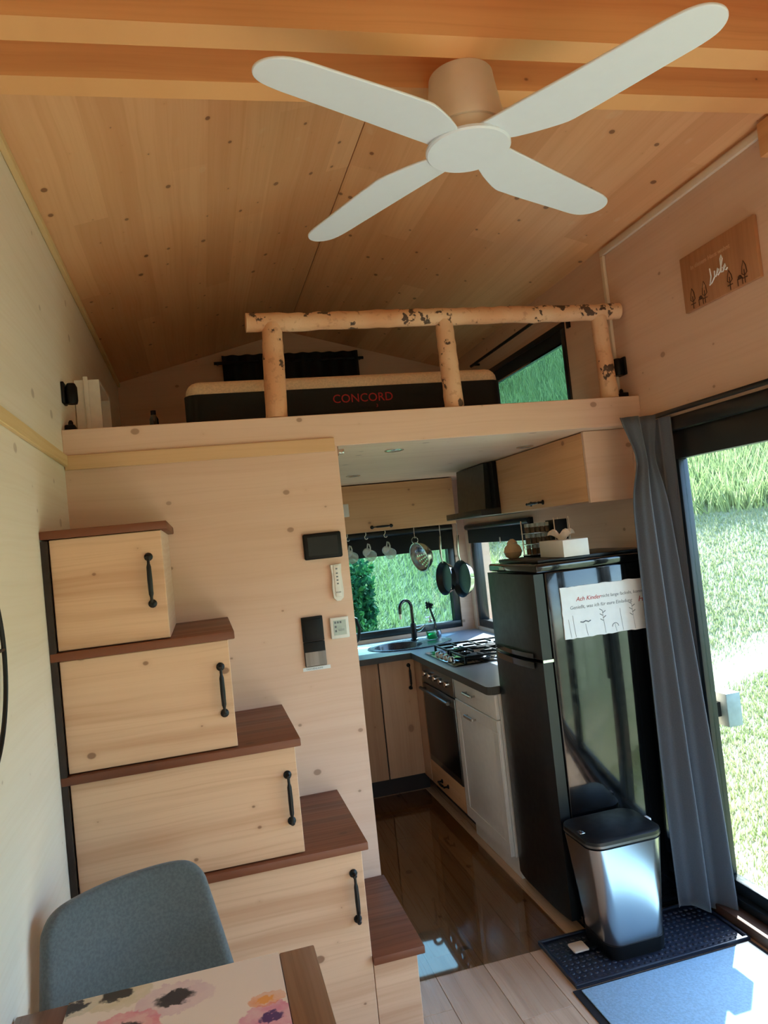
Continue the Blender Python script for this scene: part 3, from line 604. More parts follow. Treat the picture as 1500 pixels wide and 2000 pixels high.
# worktop with a cut-out for the sink bowl
SK = (1.70, 1.965)
def l_poly():
    p = [(.977, 1.645), (1.632, 1.645), (1.632, .425), (1.638, .410), (1.652, .400), (W-.002, .400), (W-.002, YB-.002), (.977, YB-.002)]
    return p
tmp = MB().prism(l_poly(), 'xy', CT-.037, CT).build('worktop', 'counter', origin=(1.65, 1.7, CT-.037))
cut = MB().lathe([(1, CT-.1), (1, CT+.1)], (SK[0]-.06, SK[1], 0), 40, .165, .165).build('cutter', 'counter')
cut2 = MB().box(1.75, 2.2, 1.05, 1.45, CT-.2, CT-.1).build('cutter2', 'counter')
bo_ = tmp.modifiers.new('b', 'BOOLEAN'); bo_.object = cut; bo_.operation = 'DIFFERENCE'; bo_.solver = 'EXACT'
bpy.context.view_layer.update()
me = bpy.data.meshes.new_from_object(tmp.evaluated_get(bpy.context.evaluated_depsgraph_get())); tmp.modifiers.clear(); tmp.data = me
bpy.data.objects.remove(cut); bpy.data.objects.remove(cut2)
me.materials.clear(); me.materials.append(M_['counter']); me.materials.append(M_['counter_edge'])
for p in me.polygons: p.material_index = 1 if abs(p.normal.z) < .5 else 0
tag(tmp, 'L-shaped slate grey kitchen worktop around the sink and hob', 'worktop')
sn = thing('sink', (SK[0], SK[1], CT), 'oval dark granite sink with a drainer set in the worktop', 'sink')
rim = MB().lathe([(1.0, CT+.0008), (1.0, CT+.006), (.965, CT+.009), (.93, CT+.006)], (SK[0]+.02, SK[1], 0), 56, .285, .215, cap0=False, cap1=False)
mb = rim; n = 56; o1 = []
# plateau between rim and bowl: ring quads from rim inner edge to bowl edge
inner = [(SK[0]+.02+.93*.285*math.cos(2*PI*j/n), SK[1]+.93*.215*math.sin(2*PI*j/n), CT+.006) for j in range(n)]
bowl = [(SK[0]-.06+.16*math.cos(2*PI*j/n), SK[1]+.16*math.sin(2*PI*j/n), CT+.004) for j in range(n)]
mb.add(inner+bowl, [(j, (j+1) % n, n+(j+1) % n, n+j) for j in range(n)])
mb.lathe([(.16, CT+.004), (.155, CT-.01), (.145, CT-.10), (.12, CT-.135), (.03, CT-.14)], (SK[0]-.06, SK[1], 0), n, cap0=False, cap1=True)
mb.build('basin', 'sink', sn); MB().lathe([(.028, CT-.1398), (.026, CT-.136), (.01, CT-.138)], (SK[0]-.06, SK[1], 0), 20).build('drain', 'chrome', sn)
TP = (1.80, 2.12)
tp = thing('tap', (TP[0], TP[1], CT+.007), 'black gooseneck tap with chrome lever behind the sink', 'tap')
MB().lathe([(.026, 0), (.026, .006), (.02, .01), (.02, .10), (.016, .115)], (TP[0], TP[1], CT+.0062), 20).build('body', 'black_metal', tp)
pts = [(TP[0], TP[1], CT+.12), (TP[0], TP[1], CT+.20)]+[(TP[0]-.05+.05*math.cos(a), TP[1]-.03+.03*math.cos(a), CT+.23+.055*math.sin(a)) for a in [PI*i/10 for i in range(11)]]+[(TP[0]-.10, TP[1]-.06, CT+.20)]
MB().tube(pts, .0115, 12).build('spout', 'black_gloss', tp); MB().tube([(TP[0]-.10, TP[1]-.06, CT+.2), (TP[0]-.101, TP[1]-.061, CT+.165)], .0105, 12).build('spout_tip', 'chrome', tp)
MB().tube([(TP[0]+.02, TP[1], CT+.07), (TP[0]+.045, TP[1], CT+.072), (TP[0]+.085, TP[1]-.01, CT+.10)], [.014, .012, .005], 12).build('lever', 'chrome', tp)
sb = thing('soap_bottle', (1.895, 2.02, CT+.007), 'clear dispenser bottle with green soap beside the tap', 'bottle')
B(1.86, 1.93, 1.99, 2.05, CT+.0072, CT+.125, bev=.01, seg=3).build('bottle', 'clear', sb); B(1.864, 1.926, 1.994, 2.046, CT+.011, CT+.062, bev=.007).build('soap', 'green_liquid', sb)
MB().lathe([(.018, 0), (.018, .014), (.007, .018), (.007, .04)], (1.895, 2.02, CT+.1252), 16).build('pump', 'chrome', sb); MB().tube([(1.895, 2.02, CT+.162), (1.86, 2.01, CT+.160)], .005, 8).build('nozzle', 'chrome', sb)
br = thing('dish_brush', (1.965, 2.10, CT), 'black dish brush standing bristles up behind the soap bottle', 'brush')
MB().lathe([(.026, .0), (.028, .004), (.028, .05), (.024, .05), (.022, .01)], (1.968, 2.12, CT+.0008), 20).build('stand', 'chrome', br)
MB().tube([(1.968, 2.12, CT+.012), (1.955, 2.115, CT+.12), (1.925, 2.10, CT+.215)], [.006, .008, .006], 10).build('handle', 'black_plastic', br)
mb = MB(); c = Vector((1.921, 2.098, CT+.225))
for i in range(16):
    a = 2.4*i; d = Vector((math.cos(a), math.sin(a)*.8, .9*math.sin(i*1.3))).normalized(); mb.tube([c, c+d*.02, c+d*.03+Vector((0, 0, .008))], [.007, .006, .004], 6)
mb.build('bristles', 'black_plastic', br)
kt = thing('kettle', (1.265, 2.08, CT), 'glass kettle with black handle, mostly hidden by the partition', 'kettle')
MB().lathe([(.078, .0), (.08, .004), (.08, .03)], (1.265, 2.08, CT+.0008), 28).build('base', 'black_plastic', kt)
MB().lathe([(.075, .031), (.08, .06), (.075, .14), (.058, .19)], (1.265, 2.08, CT), 28, cap1=False).build('jug', 'clear', kt)
MB().lathe([(.058, .1905), (.056, .21), (.015, .22), (.012, .235)], (1.265, 2.08, CT), 24).build('lid', 'black_plastic', kt)
MB().tube([(1.325, 2.08, CT+.20), (1.365, 2.08, CT+.222), (1.395, 2.08, CT+.205), (1.412, 2.08, CT+.14), (1.400, 2.08, CT+.07), (1.375, 2.08, CT+.045), (1.343, 2.08, CT+.05)], .0115, 10).build('handle', 'black_plastic', kt)
# hob
hb = thing('gas_hob', (1.94, 1.25, CT), 'black glass gas hob with cast iron supports', 'hob')
B(1.685, 2.20, .985, 1.525, CT+.0006, CT+.008, bev=.002).build('glass_plate', 'hob', hb)
for (x, y, r) in ((1.86, 1.40, .035), (2.08, 1.40, .045), (2.08, 1.12, .04), (1.86, 1.12, .05)):
    MB().lathe([(r+.01, .0), (r+.01, .006), (r, .010), (r, .018), (r*.9, .022), (r*.3, .024)], (x, y, CT+.0082), 24).build('burner', 'chrome' if r < .041 else 'cast', hb)
for y in (1.12, 1.40):
    mb = MB(); zt = CT+.046
    for x in (1.86, 2.08):
        for (dx, dy) in ((1, 0), (-1, 0), (0, 1), (0, -1)):
            mb.box(min(x+dx*.03, x+dx*.10)-(.005 if dy else 0), max(x+dx*.03, x+dx*.10)+(.005 if dy else 0), min(y+dy*.03, y+dy*.115)-(.005 if dx else 0), max(y+dy*.03, y+dy*.115)+(.005 if dx else 0), zt-.012, zt, bev=.002)
    for (xx, yy) in ((1.755, y-.12), (2.185, y-.12), (1.755, y+.12), (2.185, y+.12)): mb.box(xx-.006, xx+.006, yy-.006, yy+.006, CT+.0082, zt)
    for yy in (y-.12, y+.12): mb.box(1.752, 2.188, yy-.005, yy+.005, zt-.012, zt, bev=.002)
    for xx in (1.757, 1.97, 2.183): mb.box(xx-.005, xx+.005, y-.12, y+.12, zt-.012, zt, bev=.002)
    mb.build('pan_support', 'cast', hb)
for i in range(4): MB().lathe([(.019, 0), (.019, .008), (.016, .022), (.012, .024)], (1.718, 1.135+i*.075, CT+.0082), 18).build('knob', 'steel', hb)

# ------------------------------------------------------------------ kitchen: upper units
uc = thing('upper_cabinet', (1.57, 2.12, 1.655), 'pine wall cabinet above the kitchen window with mugs hanging below', 'cabinet')
B(.978, 2.135, 1.969, YB-.001, 1.655, 1.968).build('body', 'cab_xz', uc, smooth=0); q = B(.98, 2.133, 1.95, 1.9682, 1.652, 1.966, bev=.002).build('door', 'cab_xz', uc); pull(q, (1.607, 1.95, 1.68), (1, 0, 0), (0, -1, 0), .15)
ru = thing('upper_cabinet', (2.19, .58, 1.665), 'pine wall cabinet above the fridge with a pale end panel', 'cabinet')
B(2.1, W-.001, .113, 1.06, 1.667, 1.970).build('body', 'cab_yz', ru, smooth=0)
q = B(2.082, 2.0995, .113, 1.058, 1.667, 1.968, bev=.002).build('door', 'cab_yz', ru); pull(q, (2.082, .605, 1.695), (0, 1, 0), (-1, 0, 0), .15)
B(2.082, W-.001, .094, .1125, 1.660, 1.971, bev=.002).build('end_panel', 'pine_xz', ru)
hd = thing('cooker_hood', (2.16, 1.3, 1.665), 'black slanted cooker hood between the two wall cabinets', 'cooker hood')
MB().prism([(2.035, 1.966), (W-.001, 1.966), (W-.001, 1.705), (2.02, 1.705)], 'xz', 1.13, 1.58).build('front_body', 'hood', hd)
B(2.06, W-.001, 1.062, 1.1295, 1.705, 1.966).build('gap_shade', 'black_plastic', hd); B(1.965, W-.001, 1.063, 1.66, 1.668, 1.7045, bev=.003).build('lip', 'hood', hd)  # black panel paints the shade in the recess between hood and cabinet
def hook(c, parent):
    c = Vector(c); MB().tube([c, c-Vector((0, 0, .02)), c+Vector((-.010, 0, -.032)), c+Vector((-.008, 0, -.046)), c+Vector((.004, 0, -.050)), c+Vector((.012, 0, -.042))], .0028, 7).build('hook', 'white_plastic', parent)
def mug(x, label):
    c = Vector((x, 2.10, 1.596)); hook((x, 2.10, 1.655), uc)
    t = thing('glass_mug', (x, 2.08, 1.45), label, 'mug', 'glass mugs hanging below the cabinet')
    R = Matrix.Rotation(math.radians(112), 4, 'X') @ Matrix.Rotation(math.radians(10), 4, 'Y'); ctr = Vector((x+.004, 2.085, 1.505))
    MB().lathe([(.026, -.045), (.030, -.04), (.034, .0), (.040, .045), (.0375, .045), (.031, .0), (.026, -.036)], ctr, 24, M=R, cap0=True, cap1=True).build('cup', 'mug_glass', t)
    MB().tube([ctr+R.to_3x3() @ Vector(p) for p in ((0, .036, .025), (0, .058, .026), (0, .072, .008), (0, .066, -.018), (0, .030, -.026))], .005, 8).build('handle', 'mug_glass', t)
mug(1.40, 'glass mug half hidden by the partition edge'); mug(1.528, 'middle one of the three hanging glass mugs'); mug(1.665, 'hanging glass mug nearest the colander')
def steel_hook(x, y, z):
    return MB().tube([(x, y, 1.654), (x, y, z+.012), (x, y-.01, z), (x, y-.018, z+.012)], .0022, 6)
co = thing('colander', (1.9, 2.08, 1.37), 'steel colander hanging below the wall cabinet', 'colander')
Rc = frame((-.93, -.28, -.22)); cc_ = Vector((1.885, 2.08, 1.445)); vs = []; fs = []; nu, nv = 48, 20
for j in range(nv+1):
    a = PI/2*(j/nv); r = .100*math.cos(a); z = -.092*math.sin(a)
    for i in range(nu): vs.append(cc_+(Rc.to_3x3() @ Vector((r*math.cos(2*PI*i/nu), r*math.sin(2*PI*i/nu), z))))
for j in range(nv):
    for i in range(nu):
        if 4 < j < 16 and i % 3 == 0 and j % 2 == 0: continue
        fs.append((j*nu+i, j*nu+(i+1) % nu, (j+1)*nu+(i+1) % nu, (j+1)*nu+i))
MB().add(vs, fs).build('bowl', 'steel', co)
rim = [cc_+(Rc.to_3x3() @ Vector((.104*math.cos(2*PI*i/36), .104*math.sin(2*PI*i/36), 0))) for i in range(36)]; MB().tube(rim, .005, 8, closed=True).build('rim', 'steel', co)
top = max(rim, key=lambda p: p.z); lo_ = [top+Vector((.022*math.cos(a), 0, .018+.022*math.sin(a))) for a in [2*PI*i/16 for i in range(16)]]; MB().tube(lo_, .003, 6, closed=True).build('ring', 'steel', co)
steel_hook(top.x, top.y, top.z+.03).build('hook', 'steel', co)
def pan(c, r, nrm, label, seed):
    c = Vector(c); R = frame(nrm); t = thing('frying_pan', (c.x, c.y, c.z-r), label, 'pan', 'pans hanging by the window')
    MB().lathe([(.02, .0), (r*.8, .0), (r*.985, .040), (r, .042), (r*.99, .045), (r*.8, .007), (.02, .004)], c, 36, M=R, cap0=True, cap1=True).build('pan_body', 'black_satin', t)
    MB().lathe([(.02, -.006), (r*.74, -.006), (r*.80, -.002), (r*.995, .038), (r*1.005, .041), (r*.82, -.001)], c, 36, M=R, cap0=True, cap1=False).build('outer_shell', 'chrome', t)
    n = Vector(nrm).normalized(); up = (Vector((0, 0, 1))-n*n.z).normalized(); p = c+up*r+n*.04
    mb = MB(); mb.tube([p-up*.01, p+up*.03+n*.012, p+up*.10+n*.016, p+up*.175+n*.01], [.006, .007, .009, .008], 10); mb.build('handle', 'steel', t)
    q = p+up*.175+n*.01
    MB().tube([(q.x, q.y, q.z-.006), (q.x, q.y, 1.653 if q.y > 1.97 else 1.66)], .003, 6).build('hook', 'steel', t)
pan((2.085, 2.08, 1.278), .118, (-.985, -.15, .05), 'smaller frying pan hanging nearest the colander', 1)
pan((2.205, 2.06, 1.262), .130, (-.985, -.15, .05), 'larger frying pan hanging at the window corner', 2)
wbx = thing('sensor_box', (1.365, 1.94, 1.76), 'small white box on the cabinet beside the partition edge', 'sensor')
B(1.335, 1.395, 1.935, 1.9495, 1.765, 1.85, bev=.004).build('casing', 'white_plastic', wbx); B(1.352, 1.378, 1.9335, 1.9348, 1.79, 1.825, bev=.0005).build('cover', 'white', wbx)
for (x, y, lb) in ((1.274, .262, 'recessed downlight in the loft underside nearest the room'), (1.308, 1.296, 'recessed downlight in the loft underside near the partition, deep in the kitchen'), (1.999, .5, 'recessed downlight in the loft underside beside the right wall cabinet')):
    t = thing('downlight', (x, y, 1.96), lb, 'downlight', 'downlights over the kitchen')
    MB().lathe([(.030, 1.9725), (.042, 1.9725), (.042, 1.969), (.030, 1.967)], (x, y, 0), 28, cap0=False, cap1=False).build('ring', 'chrome', t); MB().lathe([(.0295, 1.9725), (.029, 1.969), (.01, 1.968)], (x, y, 0), 24).build('lens', 'lamp_glass', t)

# ------------------------------------------------------------------ fridge and what stands on it
fr = thing('fridge_freezer', (1.98, .22, 0), 'tall black fridge freezer with glossy side', 'fridge')
B(1.737, 2.27, -.085, .392, .02, 1.398, bev=.006, seg=3).build('body', 'black_gloss', fr)
B(1.745, 2.25, -.07, .38, .0005, .0195).build('base', 'black_plastic', fr)
tc_ = B(1.70, 2.275, -.087, .394, 1.3985, 1.432, bev=.008, seg=3).build('top_panel', 'black_gloss', fr)
B(1.745, 2.26, -.02, .38, 1.4325, 1.447, bev=.004).build('top_tray', 'black_satin', fr)
def fdoor(z0, z1):
    prof = []; n = 12
    for i in range(n+1):
        t = i/n; y = -.082+.472*t; prof.append((1.690-.012*(1-(2*t-1)**4), y))
    mb = MB(); poly = [(1.7315, -.082)]+[(x, y) for x, y in prof]+[(1.7315, .390)]
    d = mb.prism(poly, 'xy', z0, z1).build('door', 'black_satin', fr); return d
d1 = fdoor(.045, 1.045); d2 = fdoor(1.058, 1.394)
for (d, za, zb) in ((d1, 1.018, 1.044), (d2, 1.059, 1.078)):
    MB().prism([(1.676, -.03), (1.665, .04), (1.660, .15), (1.665, .27), (1.676, .34)], 'xy', za, zb).build('handle', 'black_gloss', d)
B(1.6975, 1.6998, .22, .27, 1.408, 1.420).build('x', 'chrome', fr); bpy.data.objects['x'].name = 'badge'
B(1.69, 1.735, -.0865, -.0825, 1.046, 1.057).build('hinge', 'chrome', fr)
fs_ = thing('kitchen_sign', (1.98, -.09, 1.125), 'white lettered sign with flower sketches on the fridge side', 'sign')
pts = []; rr = random.Random(3)
def edge(a, b2, n): return [(a[0]+(b2[0]-a[0])*i/n+rr.uniform(-.0015, .0015), a[1]+(b2[1]-a[1])*i/n+rr.uniform(-.0018, .0018)) for i in range(n)]
pts = edge((1.808, 1.125), (2.225, 1.125), 24)+edge((2.225, 1.125), (2.225, 1.330), 10)+edge((2.225, 1.330), (1.808, 1.330), 24)+edge((1.808, 1.330), (1.808, 1.125), 10)
MB().prism([(p[0]-.015, p[1]) for p in pts], 'xz', -.092, -.0855).build('board', 'paper', fs_, smooth=0)
def FT(x, z): return Matrix.Translation((x-.015, -.0923, z)) @ Matrix.Rotation(PI/2, 4, 'X')
mb = MB(); text_mb(mb, 'Ach Kinder', .024, FT(1.872, 1.270), .0003, .3); text_mb(mb, 'Herz', .032, FT(2.150, 1.236), .0003, .3); mb.build('red_lettering', 'red', fs_, smooth=0)
mb = MB(); text_mb(mb, 'nicht lange fackeln, kommt und', .0185, FT(1.985, 1.272), .0003, .15); text_mb(mb, 'Genießt, was ich für eure Einladung', .0195, FT(1.842, 1.240), .0003, .15); mb.build('grey_lettering', 'grey_print', fs_, smooth=0)
def FP(x, z): return (x-.015, -.0924, z)
for (x, h, kind) in ((1.832, .08, 0), (1.852, .095, 0), (1.905, .052, 1), (1.985, .10, 2), (2.035, .035, 3), (2.065, .10, 0), (2.12, .112, 2)):
    mb = MB(); mb.tube([FP(x+.004, 1.13), FP(x, 1.13+h*.5), FP(x-.002, 1.13+h*.9)], .0007, 5)
    if kind == 1: mb.tube([FP(x-.024, 1.187), FP(x-.012, 1.184), FP(x, 1.189), FP(x+.012, 1.184), FP(x+.022, 1.188)], .0024, 6)
    if kind == 2:
        for q in range(5): mb.tube([FP(x-.002, 1.13+h*(.5+.1*q)), FP(x+(.012 if q % 2 else -.014), 1.138+h*(.5+.1*q))], .0015, 5)
    if kind == 3: mb.tube([FP(x+.014*math.cos(a), 1.15+.014*math.sin(a)) for a in [PI*i/8 for i in range(9)]], .0013, 5)
    mb.build('flower_sketch', 'grey_print', fs_)
tx = thing('tissue_box', (1.905, .07, 1.432), 'white tissue box with a tissue pulled out on the fridge', 'tissue box')
B(1.845, 1.96, -.06, .15, 1.4475, 1.516, bev=.0015).build('carton', 'card', tx)
def tis(u, v):
    a = 2*PI*u; r = .012+.028*v+.010*math.sin(3*a+2*v)*v; return (1.902+r*math.cos(a)*.9, .045+r*math.sin(a)*2.1, 1.5165+.034*math.sin(v*2.0)*(1+.35*math.sin(5*a)))
MB().grid(tis, 40, 8).build('tissue', 'tissue', tx)
sr = thing('spice_rack', (1.96, .30, 1.447), 'chrome and black spice rack on the fridge, holding grey lidded jars', 'spice rack')
B(1.862, 2.058, .25, .36, 1.4475, 1.455, bev=.002).build('base', 'black_plastic', sr)
for (x, y) in ((2.053, .255), (1.980, .255), (2.053, .355), (1.866, .355)): MB().tube([(x, y, 1.455), (x, y, 1.612)], .003, 8).build('post', 'chrome', sr)
B(1.985, 2.049, .262, .350, 1.4552, 1.604, bev=.002).build('side_box', 'black_plastic', sr)
for i in range(3): B(1.858, 1.982, .275, .352, 1.4552+i*.048, 1.4580+i*.048).build('shelf', 'chrome', sr)
jm = {}
for row in range(3):
    for cidx in range(5):
        x = 1.871+cidx*.0245; z = 1.4582+row*.048; rw = ('bottom', 'middle', 'top')[row]; ps = ('leftmost', 'second from left', 'third from left', 'fourth from left', 'rightmost')[cidx]
        t = thing('spice_jar', (x, .31, z), '%s spice jar in the %s row of the rack' % (ps, rw), 'jar', 'spice jars in the rack')
        if 'b' not in jm:
            a = MB().lathe([(.010, 0), (.011, .002), (.011, .022), (.009, .026)], (x, .31, z), 12).build('glass', 'jar_spice', t); c = MB().lathe([(.009, .0262), (.0118, .027), (.0118, .041), (.010, .043)], (x, .31, z), 6).build('lid', 'jar_lid', t); jm['b'] = (a, c)
        else:
            for s_ in jm['b']: d = s_.copy(); COL.objects.link(d); d.parent = t
pt = thing('garlic_pot', (1.80, .33, 1.447), 'beige bulbous ceramic pot beside the spice rack on the fridge', 'pot')
Rt = frame((.22, -.3, 1)); MB().lathe([(.02, .0), (.034, .01), (.042, .03), (.036, .052), (.022, .066)], (1.80, .33, 1.4477), 24, M=Matrix()).build('pot_body', 'beige', pt)
MB().lathe([(.023, .0), (.024, .006), (.015, .016), (.006, .022)], (1.80, .33, 1.5140), 20).build('lid', 'beige', pt)

# ------------------------------------------------------------------ curtain at the sliding door
cu = thing('door_curtain', (2.2, -.12, .02), 'long dark grey curtain gathered beside the sliding door', 'curtain')
def cloth(u, v):
    t = 1-v                                       # t: 0 at the top, 1 at the hem
    x0 = 2.112+.004*t; x1 = 2.272+.022*t
    w = min(1, t/.10); neck = 1-.42*math.exp(-((t-.085)/.06)**2)-.22*(1-min(1, t*1.4))*w
    cx = .62; x = x0+(x1-x0)*(cx+(u-cx)*neck)
    amp = .012+.022*min(1, t*1.2)
    y = -.150-.035*t-.05*t*u+amp*math.sin(u*2*PI*1.75+.4)+.35*amp*math.sin(u*2*PI*3.6+1.7*t)
    z = 1.985-(1.985-.030)*t+.018*math.sin(u*4.2+.5)*t
    return (x, y, z)
c = MB().grid(cloth, 90, 50).build('cloth', 'fabric_dark', cu, 80); m = c.modifiers.new('thick', 'SOLIDIFY'); m.thickness = .003
MB().grid(lambda u, v: (2.292+.008*math.sin(u*9+v), -.215+.115*u, .035+1.935*v), 20, 20).build('back_fold', 'fabric_dark', cu, 80)

# ------------------------------------------------------------------ bin, tray, doormat, clear mat
ty = thing('rubber_tray', (1.89, -.225, 0), 'dark ribbed rubber boot tray under the bin', 'tray')
B(1.532, 2.24, -.392, -.095, .0008, .007, bev=.002).build('base', 'rubber', ty)
mb = MB()
for (a, b2, c, d) in ((1.532, 2.24, -.392, -.380), (1.532, 2.24, -.107, -.095), (1.532, 1.544, -.38, -.107), (2.228, 2.24, -.38, -.107)): mb.box(a, b2, c, d, .0071, .016, bev=.003)
mb.build('rim', 'rubber', ty)
mb = MB()
for i in range(28):
    for j in range(10):
        x = 1.558+i*.0238; y = -.368+j*.0262
        mb.lathe([(.0088, .0071), (.0075, .0095), (.004, .011)], (x+(.006 if j % 2 else 0), y, 0), 8, cap0=False)
q = mb.build('nubs', 'rubber', ty); q['kind'] = 'stuff'
bn = thing('pedal_bin', (1.83, -.20, .007), 'brushed steel pedal bin with black lid on the rubber tray', 'bin')
def rsec(x0, x1, y0, y1, r, z):
    o = []
    for (cx, cyy, a0) in ((x1-r, y1-r, 0), (x0+r, y1-r, 90), (x0+r, y0+r, 180), (x1-r, y0+r, 270)):
        for i in range(9): a = math.radians(a0+90*i/8); o.append((cx+r*math.cos(a), cyy+r*math.sin(a), z))
    return o
def loft(secs, cap0=True, cap1=True):
    n = len(secs[0]); vs = [p for s_ in secs for p in s_]
    fs = [(i*n+j, i*n+(j+1) % n, (i+1)*n+(j+1) % n, (i+1)*n+j) for i in range(len(secs)-1) for j in range(n)]
    if cap0: fs.append(tuple(range(n))[::-1])
    if cap1: fs.append(tuple((len(secs)-1)*n+j for j in range(n)))
    return MB().add(vs, fs)
b0 = (1.715, 1.945, -.325, -.115); b1 = (1.672, 1.972, -.345, -.100)
def bl_(t, g=0): return tuple(b0[i]+(b1[i]-b0[i])*t+(g if i in (1, 3) else -g) for i in range(4))
loft([rsec(*bl_(0, .003), .05, .0115), rsec(*bl_(.1, .003), .05, .06)]).build('base', 'black_plastic', bn)
loft([rsec(*bl_(.1), .05, .0605), rsec(*bl_(1), .055, .412)]).build('body', 'steel', bn)
loft([rsec(*bl_(1, -.004), .055, .4122), rsec(*bl_(1, -.004), .055, .420)]).build('seal', 'black_plastic', bn)
loft([rsec(*bl_(1, .003), .058, .4202), rsec(*bl_(1, .003), .058, .428)]).build('lid_band', 'inox', bn)
loft([rsec(*bl_(1, .003), .058, .4282), rsec(*bl_(1, .002), .057, .440), rsec(*bl_(1, -.01), .05, .446)]).build('lid', 'black_satin', bn)
B(1.615, 1.675, -.235, -.175, .018, .026, bev=.006).build('pedal', 'duct', bn); B(1.672, 1.72, -.225, -.185, .014, .022).build('pedal_arm', 'black_plastic', bn)
B(1.680, 1.70, -.255, -.225, .4402, .4475, bev=.002).build('catch', 'chrome', bn); B(1.9745, 1.990, -.235, -.205, .424, .438, bev=.003).build('hinge', 'white_plastic', bn)
dm = thing('doormat', (1.9, -.85, 0), 'pale grey doormat with dark edge in front of the sliding door', 'doormat')
B(1.512, 2.235, -1.35, -.398, .0006, .005, bev=.002).build('edge', 'rug_edge', dm); B(1.538, 2.209, -1.324, -.412, .0052, .011, bev=.003).build('pile', 'rug', dm)
tag(B(.978, 1.66, -.128, 1.735, .0008, .0028).build('floor_protector', 'mat_clear'), 'clear glossy plastic floor protector lying in the kitchen', 'floor mat')

# ------------------------------------------------------------------ table, runner, chair
tbl = thing('table', (.295, -1.56, 0), 'dark wooden dining table at the left wall', 'table')
for i, (a, b2) in enumerate(((.004, .1005), (.1015, .2045), (.2055, .3085), (.3095, .4125), (.4135, .5145), (.5155, .590))): B(a, b2, -2.0, -1.122, .722, .75, bev=.003).build('plank', 'table', tbl)
for (x, y) in ((.05, -1.95), (.54, -1.95)): B(x-.022, x+.022, y-.022, y+.022, .0005, .66, bev=.003).build('leg', 'table', tbl)
for y in (-1.95,): B(.072, .518, y-.012, y+.012, .66, .7215).build('apron', 'table', tbl)
for x in (.05, .54): B(x-.012, x+.012, -1.928, -1.192, .66, .7215).build('apron', 'table', tbl)
tag(B(.1005, .5145, -2.0, -1.1225, .7506, .7525).build('table_runner', 'poppy', origin=(RUN_O[0], RUN_O[1], .7506)), 'cream table runner printed with watercolour poppies', 'table runner')
CH = Matrix.Translation((.176, -.850, 0)) @ Matrix.Rotation(math.radians(26), 4, 'Z')
chr_ = thing('shell_chair', (.185, -.845, 0), 'grey felt shell chair between the table and the staircase', 'chair')
def back(u, v):
    s = 2*u-1; hw = .230-.040*v**1.2; zt = .866-.045*abs(s)**10; z = .50+(zt-.50)*v
    return CH @ Vector((s*hw, .035*v-.03-.105*s*s*(1-.45*v), z))
bk = MB().grid(back, 24, 16).build('backrest', 'chair', chr_, 80); m = bk.modifiers.new('t', 'SOLIDIFY'); m.thickness = .035; m.offset = 0; m = bk.modifiers.new('s', 'SUBSURF'); m.levels = 1; m.render_levels = 1
MB(CH).box(-.21, .21, -.42, -.03, .44, .50, bev=.028, seg=4).build('seat', 'chair', chr_, 60)
for (x, y) in ((-.17, -.38), (.17, -.38), (-.17, -.07), (.17, -.07)):
    MB(CH).tube([(x*.8, y*.85-.03, .439), (x*1.12, y*1.1+.02, .001)], [.013, .009], 10).build('leg', 'black_metal', chr_)
# ring on the left wall
rg = thing('wall_ring', (.012, -1.21, 1.2), 'thin black metal ring with crossbar on the left wall', 'wall decoration')
MB().tube([(.012, -1.245+.228*math.cos(a), 1.440+.228*math.sin(a)) for a in [2*PI*i/60 for i in range(60)]], .005, 8, closed=True).build('ring', 'black_metal', rg)
MB().tube([(.012, -1.472, 1.45), (.012, -1.018, 1.45)], .004, 8).build('crossbar', 'black_metal', rg)
for a in (.4, 2.7, 4.7): MB().tube([(.0005, -1.245+.228*math.cos(a), 1.440+.228*math.sin(a)), (.012, -1.245+.228*math.cos(a), 1.440+.228*math.sin(a))], .003, 6).build('pin', 'black_metal', rg)

# ------------------------------------------------------------------ outside
def hgt(x, y):
    dx = np.maximum(0, x-3.0); dy = np.maximum(0, y-3.0)
    return -.45+.205*dx+.40*dy+.05*np.sin(x*.9)*np.cos(y*.7)*np.minimum(1, (dx+dy)*.5)
n = 110; gx = np.linspace(-30, 34, n); gy = np.linspace(-34, 34, n); XX, YY = np.meshgrid(gx, gy); ZZ = hgt(XX, YY)
mb = MB(); mb.v = list(zip(XX.ravel().tolist(), YY.ravel().tolist(), ZZ.ravel().tolist())); mb.f = [(j*n+i, j*n+i+1, (j+1)*n+i+1, (j+1)*n+i) for j in range(n-1) for i in range(n-1)]
S(mb.build('lawn', 'soil', smooth=60, origin=(0, 0, -.45)), 'sloping lawn outside the house', 'lawn')
def blades(name, mat, N, xr, yr, keep, h, w, label):
    x = RNG.uniform(*xr, N); y = RNG.uniform(*yr, N); m = keep(x, y); x = x[m]; y = y[m]; N = len(x); z = hgt(x, y)
    a = RNG.uniform(0, 2*PI, N); hh = h*RNG.uniform(.55, 1.25, N)*np.where((y > 3.2) & (x < 4.2), .42, 1); ww = w*RNG.uniform(.7, 1.4, N)*np.where((y > 3.2) & (x < 4.2), .6, 1); lx = RNG.normal(0, .35, N)*hh; ly = RNG.normal(0, .35, N)*hh
    V = np.zeros((N, 3, 3)); V[:, 0] = np.stack([x-np.cos(a)*ww, y-np.sin(a)*ww, z-.005], 1); V[:, 1] = np.stack([x+np.cos(a)*ww, y+np.sin(a)*ww, z-.005], 1); V[:, 2] = np.stack([x+lx, y+ly, z+hh], 1)
    me = bpy.data.meshes.new(name); me.vertices.add(N*3); me.vertices.foreach_set('co', V.ravel()); me.loops.add(N*3); me.loops.foreach_set('vertex_index', np.arange(N*3)); me.polygons.add(N); me.polygons.foreach_set('loop_start', np.arange(N)*3); me.update(); me.validate()
    me.materials.append(M_[mat]); o = bpy.data.objects.new(name, me); COL.objects.link(o); tag(o, label, 'grass', None, 'stuff'); return o
